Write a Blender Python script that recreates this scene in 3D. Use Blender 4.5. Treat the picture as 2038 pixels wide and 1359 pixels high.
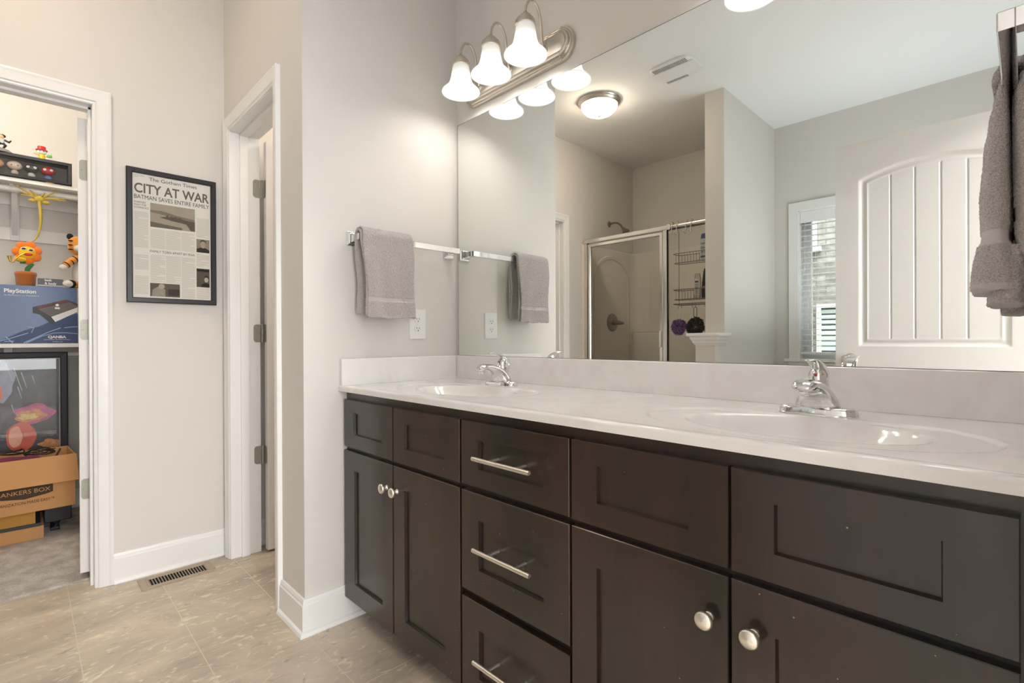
import bpy, bmesh, math, random
from mathutils import Vector, Matrix, noise
random.seed(7)
for _o in list(bpy.data.objects): bpy.data.objects.remove(_o)
SC = bpy.context.scene
COL = SC.collection
PI = math.pi

# ------------------------------------------------------------------ camera
F_PX = 998.67
cam_d = bpy.data.cameras.new('camera')
cam = bpy.data.objects.new('camera', cam_d); COL.objects.link(cam)
cam_d.sensor_fit = 'HORIZONTAL'; cam_d.sensor_width = 36.0
cam_d.lens = F_PX/2038*36.0; cam_d.clip_start = 0.02; cam_d.clip_end = 60
ya, pi_, ro = math.radians(45.7707), math.radians(-0.1413), math.radians(-0.237)
fwd = Vector((-math.sin(ya)*math.cos(pi_), math.cos(ya)*math.cos(pi_), math.sin(pi_)))
right = Vector((math.cos(ya), math.sin(ya), 0)); up = right.cross(fwd)
r2 = math.cos(ro)*right + math.sin(ro)*up; u2 = -math.sin(ro)*right + math.cos(ro)*up
m = Matrix.Identity(4)
for i in range(3):
    m[i][0] = r2[i]; m[i][1] = u2[i]; m[i][2] = -fwd[i]
m[0][3], m[1][3], m[2][3] = 1.8065, -1.4126, 1.0504
cam.matrix_world = m
SC.camera = cam

# ------------------------------------------------------------------ world, lights, exposure
w = bpy.data.worlds.new('sky'); SC.world = w; w.use_nodes = True
bg = w.node_tree.nodes['Background']
bg.inputs[0].default_value = (0.86, 0.95, 1.0, 1); bg.inputs[1].default_value = 1.3
SC.view_settings.view_transform = 'Standard'; SC.view_settings.look = 'None'
SC.view_settings.gamma = 1.0; SC.view_settings.use_curve_mapping = False
SC.view_settings.exposure = 1.84

def area(name, loc, rot, sx, sy, power, col, spread=180):
    l = bpy.data.lights.new(name, 'AREA'); l.shape = 'RECTANGLE'; l.size = sx; l.size_y = sy
    l.energy = power; l.color = col; l.spread = math.radians(spread)
    o = bpy.data.objects.new(name, l); COL.objects.link(o); o.location = loc; o.rotation_euler = rot
    return o
def point(name, loc, power, col, r=0.03):
    l = bpy.data.lights.new(name, 'POINT'); l.energy = power; l.color = col; l.shadow_soft_size = r
    o = bpy.data.objects.new(name, l); COL.objects.link(o); o.location = loc
    return o
# added fill in the unseen bedroom, daylight-toned, shining through the entrance doorway
area('bedroom_day_fill', (5.3, -1.25, 1.45), (0, PI/2, 0), 1.7, 2.6, 58, (0.96, 0.98, 1.0))
# added area light standing in for sky between the houses, brightening the bathroom window
area('side_yard_sky_fill', (1.9, -4.9, 4.3), (math.radians(42), 0, math.radians(12)), 4.2, 1.6, 340, (0.86, 0.95, 1.0))
# unseen fill added behind the open door, bounced off the ceiling
area('ceiling_bounce_fill', (1.42, -2.35, 1.05), (PI, 0, 0), 0.6, 0.6, 3.9, (0.90, 0.96, 1.0))
# ceiling lamps of the closet and toilet room; added, unseen fill in the bedroom
point('closet_lamp', (-1.55, -1.9, 2.55), 5.5, (1.0, 0.92, 0.80), 0.12)
point('toilet_room_lamp', (-0.55, 0.25, 2.6), 5, (1.0, 0.90, 0.78), 0.12)
point('bedroom_point_fill', (3.6, -1.2, 2.55), 34, (1.0, 0.98, 0.95), 0.15)

# ------------------------------------------------------------------ materials
def new_mat(name):
    mt = bpy.data.materials.new(name); mt.use_nodes = True
    return mt, mt.node_tree.nodes, mt.node_tree.links, mt.node_tree.nodes['Principled BSDF']
def lin(c): return tuple(((v/255)/12.92 if v/255 <= .04045 else ((v/255+.055)/1.055)**2.4) for v in c)
def mat(name, col, rough=0.5, metal=0.0, bump=0, bscale=200, coat=0, var=0, vscale=8, spec=None, sss=0, emit=None, estr=0, srgb=False, sheen=0):
    mt, N, L, b = new_mat(name)
    if srgb: col = lin(col)
    b.inputs['Base Color'].default_value = (*col, 1); b.inputs['Roughness'].default_value = rough
    b.inputs['Metallic'].default_value = metal; b.inputs['Coat Weight'].default_value = coat
    if spec is not None: b.inputs['Specular IOR Level'].default_value = spec
    if sheen: b.inputs['Sheen Weight'].default_value = sheen
    if emit: b.inputs['Emission Color'].default_value = (*emit, 1); b.inputs['Emission Strength'].default_value = estr
    tc = None
    if bump or var: tc = N.new('ShaderNodeTexCoord')
    if bump:
        n = N.new('ShaderNodeTexNoise'); n.inputs['Scale'].default_value = bscale; n.inputs['Detail'].default_value = 3
        bp = N.new('ShaderNodeBump'); bp.inputs['Strength'].default_value = bump; bp.inputs['Distance'].default_value = 0.002
        L.new(tc.outputs['Object'], n.inputs['Vector']); L.new(n.outputs['Fac'], bp.inputs['Height']); L.new(bp.outputs['Normal'], b.inputs['Normal'])
    if var:
        n = N.new('ShaderNodeTexNoise'); n.inputs['Scale'].default_value = vscale; n.inputs['Detail'].default_value = 4
        mx = N.new('ShaderNodeMix'); mx.data_type = 'RGBA'
        mx.inputs[6].default_value = (*[max(0, c*(1-var)) for c in col], 1); mx.inputs[7].default_value = (*[min(1, c*(1+var)) for c in col], 1)
        L.new(tc.outputs['Object'], n.inputs['Vector']); L.new(n.outputs['Fac'], mx.inputs[0]); L.new(mx.outputs[2], b.inputs['Base Color'])
    return mt

WALL = mat('wall_paint', (0.73, 0.70, 0.66), 0.75, bump=0.15, bscale=350)
CEIL = mat('ceiling_paint', (0.86, 0.86, 0.85), 0.85, bump=0.15, bscale=250)
TRIM = mat('trim_white', (0.86, 0.855, 0.84), 0.32)
DOORW = mat('door_white', (0.84, 0.81, 0.79), 0.38)
CHROME = mat('chrome', (0.78, 0.78, 0.79), 0.05, 1.0)
NICKEL = mat('brushed_nickel', (0.66, 0.61, 0.54), 0.28, 1.0)
KNOBM = mat('satin_nickel', (0.90, 0.86, 0.79), 0.36, 1.0)
HINGE = mat('hinge_nickel', (0.34, 0.34, 0.29), 0.45, 0.5)
SHFRAME = mat('shower_frame_nickel', (0.78, 0.75, 0.70), 0.22, 1.0)
FIBER = mat('surround_acrylic', (0.80, 0.74, 0.67), 0.22)
WHITEPL = mat('white_plastic', (0.86, 0.86, 0.85), 0.35)
BLACKPL = mat('black_plastic', (0.012, 0.012, 0.013), 0.4)
BLACKFR = mat('black_frame', (0.02, 0.02, 0.023), 0.35)
DARK = mat('dark_void', (0.004, 0.004, 0.004), 0.9)
RED = mat('red_plastic', (0.7, 0.02, 0.02), 0.35)
WIREM = mat('bronze_wire', (0.25, 0.21, 0.16), 0.35, 1.0)
INK = mat('ink', (0.07, 0.065, 0.06), 0.8)

def mirror_mat():
    mt, N, L, b = new_mat('mirror_glass')
    b.inputs['Base Color'].default_value = (0.865, 0.885, 0.865, 1); b.inputs['Metallic'].default_value = 1; b.inputs['Roughness'].default_value = 0.0
    return mt
MIRROR = mirror_mat()
def glass_mat(name, tint=(1.0, 1.0, 1.0), gl=1.3):
    mt, N, L, b = new_mat(name)
    N.remove(b); out = N['Material Output']
    t = N.new('ShaderNodeBsdfTransparent'); t.inputs[0].default_value = (*tint, 1)
    g = N.new('ShaderNodeBsdfGlossy'); g.inputs['Roughness'].default_value = 0.0
    fr = N.new('ShaderNodeFresnel'); fr.inputs['IOR'].default_value = gl
    mx = N.new('ShaderNodeMixShader'); L.new(fr.outputs[0], mx.inputs[0]); L.new(t.outputs[0], mx.inputs[1]); L.new(g.outputs[0], mx.inputs[2])
    L.new(mx.outputs[0], out.inputs[0])
    return mt
GLASS = glass_mat('clear_glass')
SHGLASS = glass_mat('shower_glass', (0.975, 0.985, 0.975), 1.3)

def emis_mat(name, col, strength, base=(0.9, 0.88, 0.84)):
    return mat(name, base, 0.25, emit=col, estr=strength)
BULB = emis_mat('lit_bulb', (1.0, 0.97, 0.94), 11)
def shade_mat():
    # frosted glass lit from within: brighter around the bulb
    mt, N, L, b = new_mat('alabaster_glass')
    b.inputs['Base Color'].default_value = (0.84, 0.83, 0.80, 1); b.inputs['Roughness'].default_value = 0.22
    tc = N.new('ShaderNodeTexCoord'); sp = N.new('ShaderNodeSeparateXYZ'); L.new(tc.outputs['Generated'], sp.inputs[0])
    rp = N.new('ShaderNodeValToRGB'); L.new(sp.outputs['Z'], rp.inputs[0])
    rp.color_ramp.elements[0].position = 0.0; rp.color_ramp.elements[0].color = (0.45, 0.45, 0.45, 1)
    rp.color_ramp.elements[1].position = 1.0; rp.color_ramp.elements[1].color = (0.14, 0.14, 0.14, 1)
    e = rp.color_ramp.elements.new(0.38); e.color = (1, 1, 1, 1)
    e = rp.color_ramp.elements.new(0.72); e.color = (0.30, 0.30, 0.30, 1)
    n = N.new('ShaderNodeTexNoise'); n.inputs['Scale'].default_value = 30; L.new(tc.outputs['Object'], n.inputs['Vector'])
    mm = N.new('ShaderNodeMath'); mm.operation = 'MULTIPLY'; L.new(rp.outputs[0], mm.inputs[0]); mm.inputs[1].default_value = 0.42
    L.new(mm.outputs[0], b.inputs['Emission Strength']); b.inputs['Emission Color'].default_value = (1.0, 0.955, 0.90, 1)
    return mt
SHADE = shade_mat()
DOMEG = emis_mat('lit_dome_glass', (1.0, 0.80, 0.60), 9)

def floor_mat():
    mt, N, L, b = new_mat('stone_tile')
    tc = N.new('ShaderNodeTexCoord'); mp = N.new('ShaderNodeMapping'); L.new(tc.outputs['Object'], mp.inputs[0])
    mp.inputs['Scale'].default_value = (1.0, 0.45, 1)
    n1 = N.new('ShaderNodeTexNoise'); n1.inputs['Scale'].default_value = 3.0; n1.inputs['Detail'].default_value = 8; n1.inputs['Roughness'].default_value = 0.62
    n1.inputs['Distortion'].default_value = 0.8
    L.new(mp.outputs[0], n1.inputs['Vector'])
    r = N.new('ShaderNodeValToRGB'); L.new(n1.outputs['Fac'], r.inputs[0])
    r.color_ramp.elements[0].position = 0.30; r.color_ramp.elements[0].color = (*lin((158, 148, 135)), 1)
    r.color_ramp.elements[1].position = 0.70; r.color_ramp.elements[1].color = (*lin((221, 206, 187)), 1)
    e = r.color_ramp.elements.new(0.5); e.color = (*lin((197, 183, 165)), 1)
    # pale flecks, stretched along the grain
    mp2 = N.new('ShaderNodeMapping'); L.new(tc.outputs['Object'], mp2.inputs[0]); mp2.inputs['Scale'].default_value = (1.0, 0.55, 1)
    n2 = N.new('ShaderNodeTexNoise'); n2.inputs['Scale'].default_value = 34; n2.inputs['Detail'].default_value = 5; n2.inputs['Distortion'].default_value = 1.3
    L.new(mp2.outputs[0], n2.inputs['Vector'])
    r2_ = N.new('ShaderNodeValToRGB'); L.new(n2.outputs['Fac'], r2_.inputs[0])
    r2_.color_ramp.elements[0].position = 0.57; r2_.color_ramp.elements[0].color = (0, 0, 0, 1); r2_.color_ramp.elements[1].position = 0.72; r2_.color_ramp.elements[1].color = (1, 1, 1, 1)
    m1 = N.new('ShaderNodeMix'); m1.data_type = 'RGBA'; m1.inputs[7].default_value = (*lin((236, 226, 206)), 1)
    k = N.new('ShaderNodeMath'); k.operation = 'MULTIPLY'; L.new(r2_.outputs[0], k.inputs[0]); k.inputs[1].default_value = 0.8
    L.new(k.outputs[0], m1.inputs[0]); L.new(r.outputs[0], m1.inputs[6])
    # darker flecks
    n3 = N.new('ShaderNodeTexNoise'); n3.inputs['Scale'].default_value = 26; n3.inputs['Detail'].default_value = 6; n3.inputs['Distortion'].default_value = 1.0
    mp3 = N.new('ShaderNodeMapping'); L.new(tc.outputs['Object'], mp3.inputs[0]); mp3.inputs['Scale'].default_value = (1.0, 0.55, 1); mp3.inputs['Location'].default_value = (3, 7, 0)
    L.new(mp3.outputs[0], n3.inputs['Vector'])
    r3 = N.new('ShaderNodeValToRGB'); L.new(n3.outputs['Fac'], r3.inputs[0])
    r3.color_ramp.elements[0].position = 0.62; r3.color_ramp.elements[0].color = (0, 0, 0, 1); r3.color_ramp.elements[1].position = 0.75; r3.color_ramp.elements[1].color = (1, 1, 1, 1)
    m2 = N.new('ShaderNodeMix'); m2.data_type = 'RGBA'; m2.inputs[7].default_value = (*lin((128, 117, 102)), 1)
    k2 = N.new('ShaderNodeMath'); k2.operation = 'MULTIPLY'; L.new(r3.outputs[0], k2.inputs[0]); k2.inputs[1].default_value = 0.6
    L.new(k2.outputs[0], m2.inputs[0]); L.new(m1.outputs[2], m2.inputs[6])
    # square grout grid
    mp4 = N.new('ShaderNodeMapping'); L.new(tc.outputs['Object'], mp4.inputs[0]); mp4.inputs['Location'].default_value = (-0.083+0.305*10, 0.69+0.2965*20, 0)
    br = N.new('ShaderNodeTexBrick'); br.offset = 0.0; br.inputs['Scale'].default_value = 1; br.inputs['Brick Width'].default_value = 0.305; br.inputs['Row Height'].default_value = 0.2965
    br.inputs['Mortar Size'].default_value = 0.0016; br.inputs['Mortar Smooth'].default_value = 0.3
    br.inputs['Color1'].default_value = (1.0, 0.985, 0.96, 1); br.inputs['Color2'].default_value = (0.93, 0.93, 0.935, 1)
    L.new(mp4.outputs[0], br.inputs['Vector'])
    ml = N.new('ShaderNodeMix'); ml.data_type = 'RGBA'; ml.blend_type = 'MULTIPLY'; ml.inputs[0].default_value = 1.0
    L.new(m2.outputs[2], ml.inputs[6]); L.new(br.outputs['Color'], ml.inputs[7])
    m3 = N.new('ShaderNodeMix'); m3.data_type = 'RGBA'; m3.inputs[7].default_value = (*lin((212, 200, 180)), 1)
    L.new(br.outputs['Fac'], m3.inputs[0]); L.new(ml.outputs[2], m3.inputs[6])
    L.new(m3.outputs[2], b.inputs['Base Color'])
    b.inputs['Roughness'].default_value = 0.42
    bp = N.new('ShaderNodeBump'); bp.inputs['Strength'].default_value = 0.25; bp.inputs['Distance'].default_value = 0.001; bp.invert = True
    L.new(br.outputs['Fac'], bp.inputs['Height']); L.new(bp.outputs[0], b.inputs['Normal'])
    return mt
FLOORM = floor_mat()

def wood_mat():
    mt, N, L, b = new_mat('espresso_wood')
    tc = N.new('ShaderNodeTexCoord'); mp = N.new('ShaderNodeMapping'); L.new(tc.outputs['Object'], mp.inputs[0]); mp.inputs['Scale'].default_value = (6, 6, 1.5)
    n = N.new('ShaderNodeTexNoise'); n.inputs['Scale'].default_value = 1.3; n.inputs['Detail'].default_value = 5; n.inputs['Roughness'].default_value = 0.6; L.new(mp.outputs[0], n.inputs['Vector'])
    r = N.new('ShaderNodeValToRGB'); L.new(n.outputs['Fac'], r.inputs[0])
    r.color_ramp.elements[0].position = 0.35; r.color_ramp.elements[0].color = (0.020, 0.0165, 0.0135, 1)
    r.color_ramp.elements[1].position = 0.75; r.color_ramp.elements[1].color = (0.060, 0.029, 0.020, 1)
    mpf = N.new('ShaderNodeMapping'); L.new(tc.outputs['Object'], mpf.inputs[0]); mpf.inputs['Scale'].default_value = (60, 60, 900)
    mpf.inputs['Scale'].default_value = (500, 500, 18)
    nf = N.new('ShaderNodeTexNoise'); nf.inputs['Scale'].default_value = 1; nf.inputs['Detail'].default_value = 2; L.new(mpf.outputs[0], nf.inputs['Vector'])
    ml = N.new('ShaderNodeMix'); ml.data_type = 'RGBA'; ml.blend_type = 'MULTIPLY'; ml.inputs[0].default_value = 0.35
    L.new(r.outputs[0], ml.inputs[6]); L.new(nf.outputs['Fac'], ml.inputs[7])
    # tiny pale nicks
    nn = N.new('ShaderNodeTexVoronoi'); nn.inputs['Scale'].default_value = 26; L.new(tc.outputs['Object'], nn.inputs['Vector'])
    rr = N.new('ShaderNodeValToRGB'); L.new(nn.outputs['Distance'], rr.inputs[0])
    rr.color_ramp.elements[0].position = 0.028; rr.color_ramp.elements[0].color = (1, 1, 1, 1); rr.color_ramp.elements[1].position = 0.04; rr.color_ramp.elements[1].color = (0, 0, 0, 1)
    m3 = N.new('ShaderNodeMix'); m3.data_type = 'RGBA'; m3.inputs[7].default_value = (0.35, 0.3, 0.26, 1)
    L.new(rr.outputs[0], m3.inputs[0]); L.new(ml.outputs[2], m3.inputs[6])
    L.new(m3.outputs[2], b.inputs['Base Color'])
    b.inputs['Roughness'].default_value = 0.30; b.inputs['Specular IOR Level'].default_value = 0.6
    b.inputs['Coat Weight'].default_value = 0.25; b.inputs['Coat Roughness'].default_value = 0.15
    return mt
WOOD = wood_mat()

def marble_mat():
    mt, N, L, b = new_mat('cultured_marble')
    tc = N.new('ShaderNodeTexCoord')
    n = N.new('ShaderNodeTexNoise'); n.inputs['Scale'].default_value = 5; n.inputs['Detail'].default_value = 5; n.inputs['Distortion'].default_value = 2.2; L.new(tc.outputs['Object'], n.inputs['Vector'])
    r = N.new('ShaderNodeValToRGB'); L.new(n.outputs['Fac'], r.inputs[0])
    r.color_ramp.elements[0].position = 0.3; r.color_ramp.elements[0].color = (0.84, 0.805, 0.785, 1)
    r.color_ramp.elements[1].position = 0.65; r.color_ramp.elements[1].color = (0.90, 0.885, 0.875, 1)
    L.new(r.outputs[0], b.inputs['Base Color']); b.inputs['Roughness'].default_value = 0.12
    b.inputs['Coat Weight'].default_value = 0.3; b.inputs['Coat Roughness'].default_value = 0.04
    return mt
MARBLE = marble_mat()

def terry_mat(name, col):
    mt, N, L, b = new_mat(name)
    tc = N.new('ShaderNodeTexCoord')
    v = N.new('ShaderNodeTexVoronoi'); v.inputs['Scale'].default_value = 420; L.new(tc.outputs['Object'], v.inputs['Vector'])
    n = N.new('ShaderNodeTexNoise'); n.inputs['Scale'].default_value = 150; n.inputs['Detail'].default_value = 3; L.new(tc.outputs['Object'], n.inputs['Vector'])
    mx = N.new('ShaderNodeMix'); mx.data_type = 'RGBA'; mx.inputs[6].default_value = (*[c*1.15 for c in col], 1); mx.inputs[7].default_value = (*[c*0.62 for c in col], 1)
    L.new(v.outputs['Distance'], mx.inputs[0]); L.new(mx.outputs[2], b.inputs['Base Color'])
    ad = N.new('ShaderNodeMath'); ad.operation = 'ADD'; L.new(v.outputs['Distance'], ad.inputs[0]); L.new(n.outputs['Fac'], ad.inputs[1])
    bp = N.new('ShaderNodeBump'); bp.inputs['Strength'].default_value = 0.8; bp.inputs['Distance'].default_value = 0.0025; bp.invert = True
    L.new(ad.outputs[0], bp.inputs['Height']); L.new(bp.outputs[0], b.inputs['Normal'])
    b.inputs['Roughness'].default_value = 0.95; b.inputs['Sheen Weight'].default_value = 0.4; b.inputs['Specular IOR Level'].default_value = 0.1
    return mt
TERRY = terry_mat('grey_terry', (0.61, 0.56, 0.545))
TERRYB = mat('towel_band', (0.58, 0.53, 0.515), 0.9, bump=0.4, bscale=600)

def carpet_mat():
    mt, N, L, b = new_mat('beige_carpet')
    tc = N.new('ShaderNodeTexCoord')
    v = N.new('ShaderNodeTexNoise'); v.inputs['Scale'].default_value = 160; v.inputs['Detail'].default_value = 4; L.new(tc.outputs['Object'], v.inputs['Vector'])
    n = N.new('ShaderNodeTexNoise'); n.inputs['Scale'].default_value = 14; n.inputs['Detail'].default_value = 4; L.new(tc.outputs['Object'], n.inputs['Vector'])
    r = N.new('ShaderNodeValToRGB'); L.new(n.outputs['Fac'], r.inputs[0])
    r.color_ramp.elements[0].position = 0.35; r.color_ramp.elements[0].color = (0.62, 0.56, 0.50, 1); r.color_ramp.elements[1].position = 0.62; r.color_ramp.elements[1].color = (0.86, 0.80, 0.74, 1)
    ml = N.new('ShaderNodeMix'); ml.data_type = 'RGBA'; ml.blend_type = 'MULTIPLY'; ml.inputs[0].default_value = 0.5
    L.new(r.outputs[0], ml.inputs[6]); L.new(v.outputs['Fac'], ml.inputs[7]); L.new(ml.outputs[2], b.inputs['Base Color'])
    bp = N.new('ShaderNodeBump'); bp.inputs['Strength'].default_value = 1; bp.inputs['Distance'].default_value = 0.006
    L.new(v.outputs['Fac'], bp.inputs['Height']); L.new(bp.outputs[0], b.inputs['Normal']); b.inputs['Roughness'].default_value = 1
    b.inputs['Specular IOR Level'].default_value = 0.05
    return mt
CARPET = carpet_mat()
def stone_mat():
    mt, N, L, b = new_mat('neighbour_stone')
    tc = N.new('ShaderNodeTexCoord'); mp = N.new('ShaderNodeMapping'); mp.inputs['Rotation'].default_value = (PI/2, 0, 0); L.new(tc.outputs['Object'], mp.inputs[0])
    br = N.new('ShaderNodeTexBrick'); br.inputs['Scale'].default_value = 1; br.inputs['Brick Width'].default_value = 0.22; br.inputs['Row Height'].default_value = 0.075; br.inputs['Mortar Size'].default_value = 0.006
    br.inputs['Color1'].default_value = (0.15, 0.135, 0.11, 1); br.inputs['Color2'].default_value = (0.24, 0.22, 0.185, 1); br.inputs['Mortar'].default_value = (0.11, 0.105, 0.09, 1)
    L.new(mp.outputs[0], br.inputs['Vector'])
    n = N.new('ShaderNodeTexNoise'); n.inputs['Scale'].default_value = 12; n.inputs['Detail'].default_value = 6; L.new(tc.outputs['Object'], n.inputs['Vector'])
    ml = N.new('ShaderNodeMix'); ml.data_type = 'RGBA'; ml.blend_type = 'OVERLAY'; ml.inputs[0].default_value = 0.8
    L.new(br.outputs['Color'], ml.inputs[6]); L.new(n.outputs['Fac'], ml.inputs[7]); L.new(ml.outputs[2], b.inputs['Base Color']); b.inputs['Roughness'].default_value = 0.9
    return mt
STONE = stone_mat()

# ------------------------------------------------------------------ mesh helpers
class MB:
    def __init__(s): s.v = []; s.f = []; s.mi = []; s.cur = 0; s.T = None
    def add(s, vs, fs):
        o = len(s.v)
        if s.T is not None: vs = [tuple(s.T @ Vector(p)) for p in vs]
        s.v += [tuple(p) for p in vs]
        for f in fs: s.f.append([i+o for i in f]); s.mi.append(s.cur)
        return s
    def box(s, x0, x1, y0, y1, z0, z1):
        vs = [(x, y, z) for x in (x0, x1) for y in (y0, y1) for z in (z0, z1)]
        return s.add(vs, [(0,1,3,2),(4,6,7,5),(0,4,5,1),(2,3,7,6),(0,2,6,4),(1,5,7,3)])
    def tube(s, pts, r, n=10, closed=False, caps=True, rn=None):
        pts = [Vector(p) for p in pts]; N = len(pts); vs = []; fs = []
        prev = None
        for i, p in enumerate(pts):
            a = pts[(i-1) % N] if (closed or i > 0) else p; b = pts[(i+1) % N] if (closed or i < N-1) else p
            t = (b-a).normalized()
            if prev is None:
                q = Vector((0, 0, 1)) if abs(t.z) < 0.9 else Vector((1, 0, 0)); u = t.cross(q).normalized()
            else:
                u = prev - t*prev.dot(t)
                u = u.normalized() if u.length > 1e-6 else t.orthogonal().normalized()
            prev = u; v_ = t.cross(u)
            rr = r[i] if isinstance(r, (list, tuple)) else r
            for k in range(n):
                an = 2*PI*k/n; vs.append(p+u*rr*math.cos(an)+v_*rr*math.sin(an))
        M = N if closed else N-1
        for i in range(M):
            for k in range(n):
                j = (i+1) % N
                fs.append((i*n+k, i*n+(k+1) % n, j*n+(k+1) % n, j*n+k))
        if caps and not closed: fs.append(tuple(range(n))[::-1]); fs.append(tuple((N-1)*n+k for k in range(n)))
        return s.add(vs, fs)
    def lathe(s, prof, c=(0, 0, 0), axis='z', n=32, cap=True):
        # prof: list of (radius, height)
        vs = []; fs = []
        for r, h in prof:
            for k in range(n):
                a = 2*PI*k/n; x, y = r*math.cos(a), r*math.sin(a)
                if axis == 'z': q = (x, y, h)
                elif axis == 'y': q = (x, h, -y)
                elif axis == '-y': q = (x, -h, y)
                elif axis == 'x': q = (h, x, y)
                vs.append((c[0]+q[0], c[1]+q[1], c[2]+q[2]))
        for i in range(len(prof)-1):
            for k in range(n): fs.append((i*n+k, i*n+(k+1) % n, (i+1)*n+(k+1) % n, (i+1)*n+k))
        if cap:
            if prof[0][0] > 1e-6: fs.append(tuple(range(n))[::-1])
            if prof[-1][0] > 1e-6: fs.append(tuple((len(prof)-1)*n+k for k in range(n)))
        return s.add(vs, fs)
    def grid(s, fn, nu, nv, closed_u=False):
        vs = [fn(i/(nu if closed_u else nu-1), j/(nv-1)) for j in range(nv) for i in range(nu)]
        fs = []
        for j in range(nv-1):
            for i in range(nu if closed_u else nu-1):
                a = j*nu+i; b = j*nu+(i+1) % nu; fs.append((a, b, b+nu, a+nu))
        return s.add(vs, fs)
    def prism(s, poly, fmap, h0, h1):
        # poly 2D; fmap(u,v,h)->3D
        n = len(poly)
        vs = [fmap(u, v, h0) for u, v in poly]+[fmap(u, v, h1) for u, v in poly]
        fs = [tuple(range(n))[::-1], tuple(range(n, 2*n))]+[(i, (i+1) % n, n+(i+1) % n, n+i) for i in range(n)]
        return s.add(vs, fs)
    def sweep(s, path, prof, fmap, closed=False, caps=True):
        # path: 2D in-plane corners; prof: [(offset to the left of travel, out-of-plane height)] closed polygon
        P = [Vector(p) for p in path]; N = len(P); vs = []; fs = []; K = len(prof)
        for i, p in enumerate(P):
            if closed or 0 < i < N-1:
                d0 = (p-P[(i-1) % N]).normalized(); d1 = (P[(i+1) % N]-p).normalized()
            elif i == 0: d0 = d1 = (P[1]-p).normalized()
            else: d0 = d1 = (p-P[i-1]).normalized()
            n0 = Vector((-d0.y, d0.x)); n1 = Vector((-d1.y, d1.x)); mN = (n0+n1)
            mN = mN/(1+n0.dot(n1)) if (1+n0.dot(n1)) > 1e-6 else n0
            for a, h in prof:
                q = p+mN*a; vs.append(fmap(q.x, q.y, h))
        M = N if closed else N-1
        for i in range(M):
            j = (i+1) % N
            for k in range(K): fs.append((i*K+k, i*K+(k+1) % K, j*K+(k+1) % K, j*K+k))
        if not closed and caps: fs.append(tuple(range(K))[::-1]); fs.append(tuple((N-1)*K+k for k in range(K)))
        return s.add(vs, fs)

WLOC = {}
def finish(name, mb, mats, parent=None, smooth=False, bevel=0, bseg=2, sub=0, solid=0, angle=40, local=False):
    me = bpy.data.meshes.new(name); me.from_pydata(mb.v, [], mb.f)
    mats = mats if isinstance(mats, (list, tuple)) else [mats]
    for mm_ in mats: me.materials.append(mm_)
    if len(mats) > 1:
        for p, i in zip(me.polygons, mb.mi): p.material_index = i
    bm = bmesh.new(); bm.from_mesh(me); bmesh.ops.recalc_face_normals(bm, faces=bm.faces)
    if smooth:
        for f in bm.faces: f.smooth = True
        ca = math.radians(angle)
        for e in bm.edges:
            if len(e.link_faces) == 2 and e.calc_face_angle(0) > ca: e.smooth = False
    bm.to_mesh(me); bm.free()
    o = bpy.data.objects.new(name, me); COL.objects.link(o)
    loc = Vector((0, 0, 0))
    if parent is not None:
        o.parent = parent; pl = WLOC[parent.name]
        if not local: o.matrix_parent_inverse = Matrix.Translation(-pl); 
    WLOC[o.name] = loc if not local else (WLOC[parent.name] if parent else loc)
    if bevel:
        b = o.modifiers.new('b', 'BEVEL'); b.width = bevel; b.segments = bseg; b.limit_method = 'ANGLE'; b.angle_limit = math.radians(35)
        if not smooth:
            b.harden_normals = False
    if solid:
        s_ = o.modifiers.new('s', 'SOLIDIFY'); s_.thickness = solid; s_.offset = 0
    if sub:
        s_ = o.modifiers.new('u', 'SUBSURF'); s_.levels = sub; s_.render_levels = sub
    return o
def tag(o, label, cat, group=None, kind=None):
    if label: o['label'] = label
    if cat: o['category'] = cat
    if group: o['group'] = group
    if kind: o['kind'] = kind
    return o
def struct(name, mb, mt, label=None, **k):
    o = finish(name, mb, mt, **k); o['kind'] = 'structure'
    if label: o['label'] = label
    return o
def thing(name, label, cat, loc, group=None, kind=None):
    o = bpy.data.objects.new(name, None); COL.objects.link(o); o.location = loc; o.empty_display_size = 0.05
    WLOC[o.name] = Vector(loc)
    return tag(o, label, cat, group, kind)
def copy_tree(o, parent=None):
    c = o.copy(); COL.objects.link(c)
    WLOC[c.name] = WLOC[o.name].copy()
    if parent is not None: c.parent = parent
    for ch in list(o.children): copy_tree(ch, c)
    return c
def text_mb(body, size, fmap, ext=0.0004, align='LEFT', sx=1.0, bold=0.0, spacing=1.0):
    """lettering as mesh; fmap(u,v,h)->3D"""
    cu = bpy.data.curves.new('t', 'FONT'); cu.body = body; cu.size = size; cu.extrude = ext; cu.align_x = align; cu.offset = bold; cu.space_character = spacing
    cu.resolution_u = 4
    ob = bpy.data.objects.new('t', cu); COL.objects.link(ob)
    dg = bpy.context.evaluated_depsgraph_get(); dg.update()
    me = bpy.data.meshes.new_from_object(ob.evaluated_get(dg))
    mb = MB(); mb.add([fmap(v.co.x*sx, v.co.y, v.co.z+ext) for v in me.vertices], [tuple(p.vertices) for p in me.polygons])
    bpy.data.objects.remove(ob); bpy.data.curves.remove(cu); bpy.data.meshes.remove(me)
    return mb
def ellipsoid(mb, c, r, n=20, m_=12, T=None):
    def f(u, v):
        a = 2*PI*u; b = PI*(v-.5)
        p = Vector((r[0]*math.cos(b)*math.cos(a), r[1]*math.cos(b)*math.sin(a), r[2]*math.sin(b)))
        if T is not None: p = T @ p
        return (c[0]+p.x, c[1]+p.y, c[2]+p.z)
    return mb.grid(f, n, m_, closed_u=True)

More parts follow.
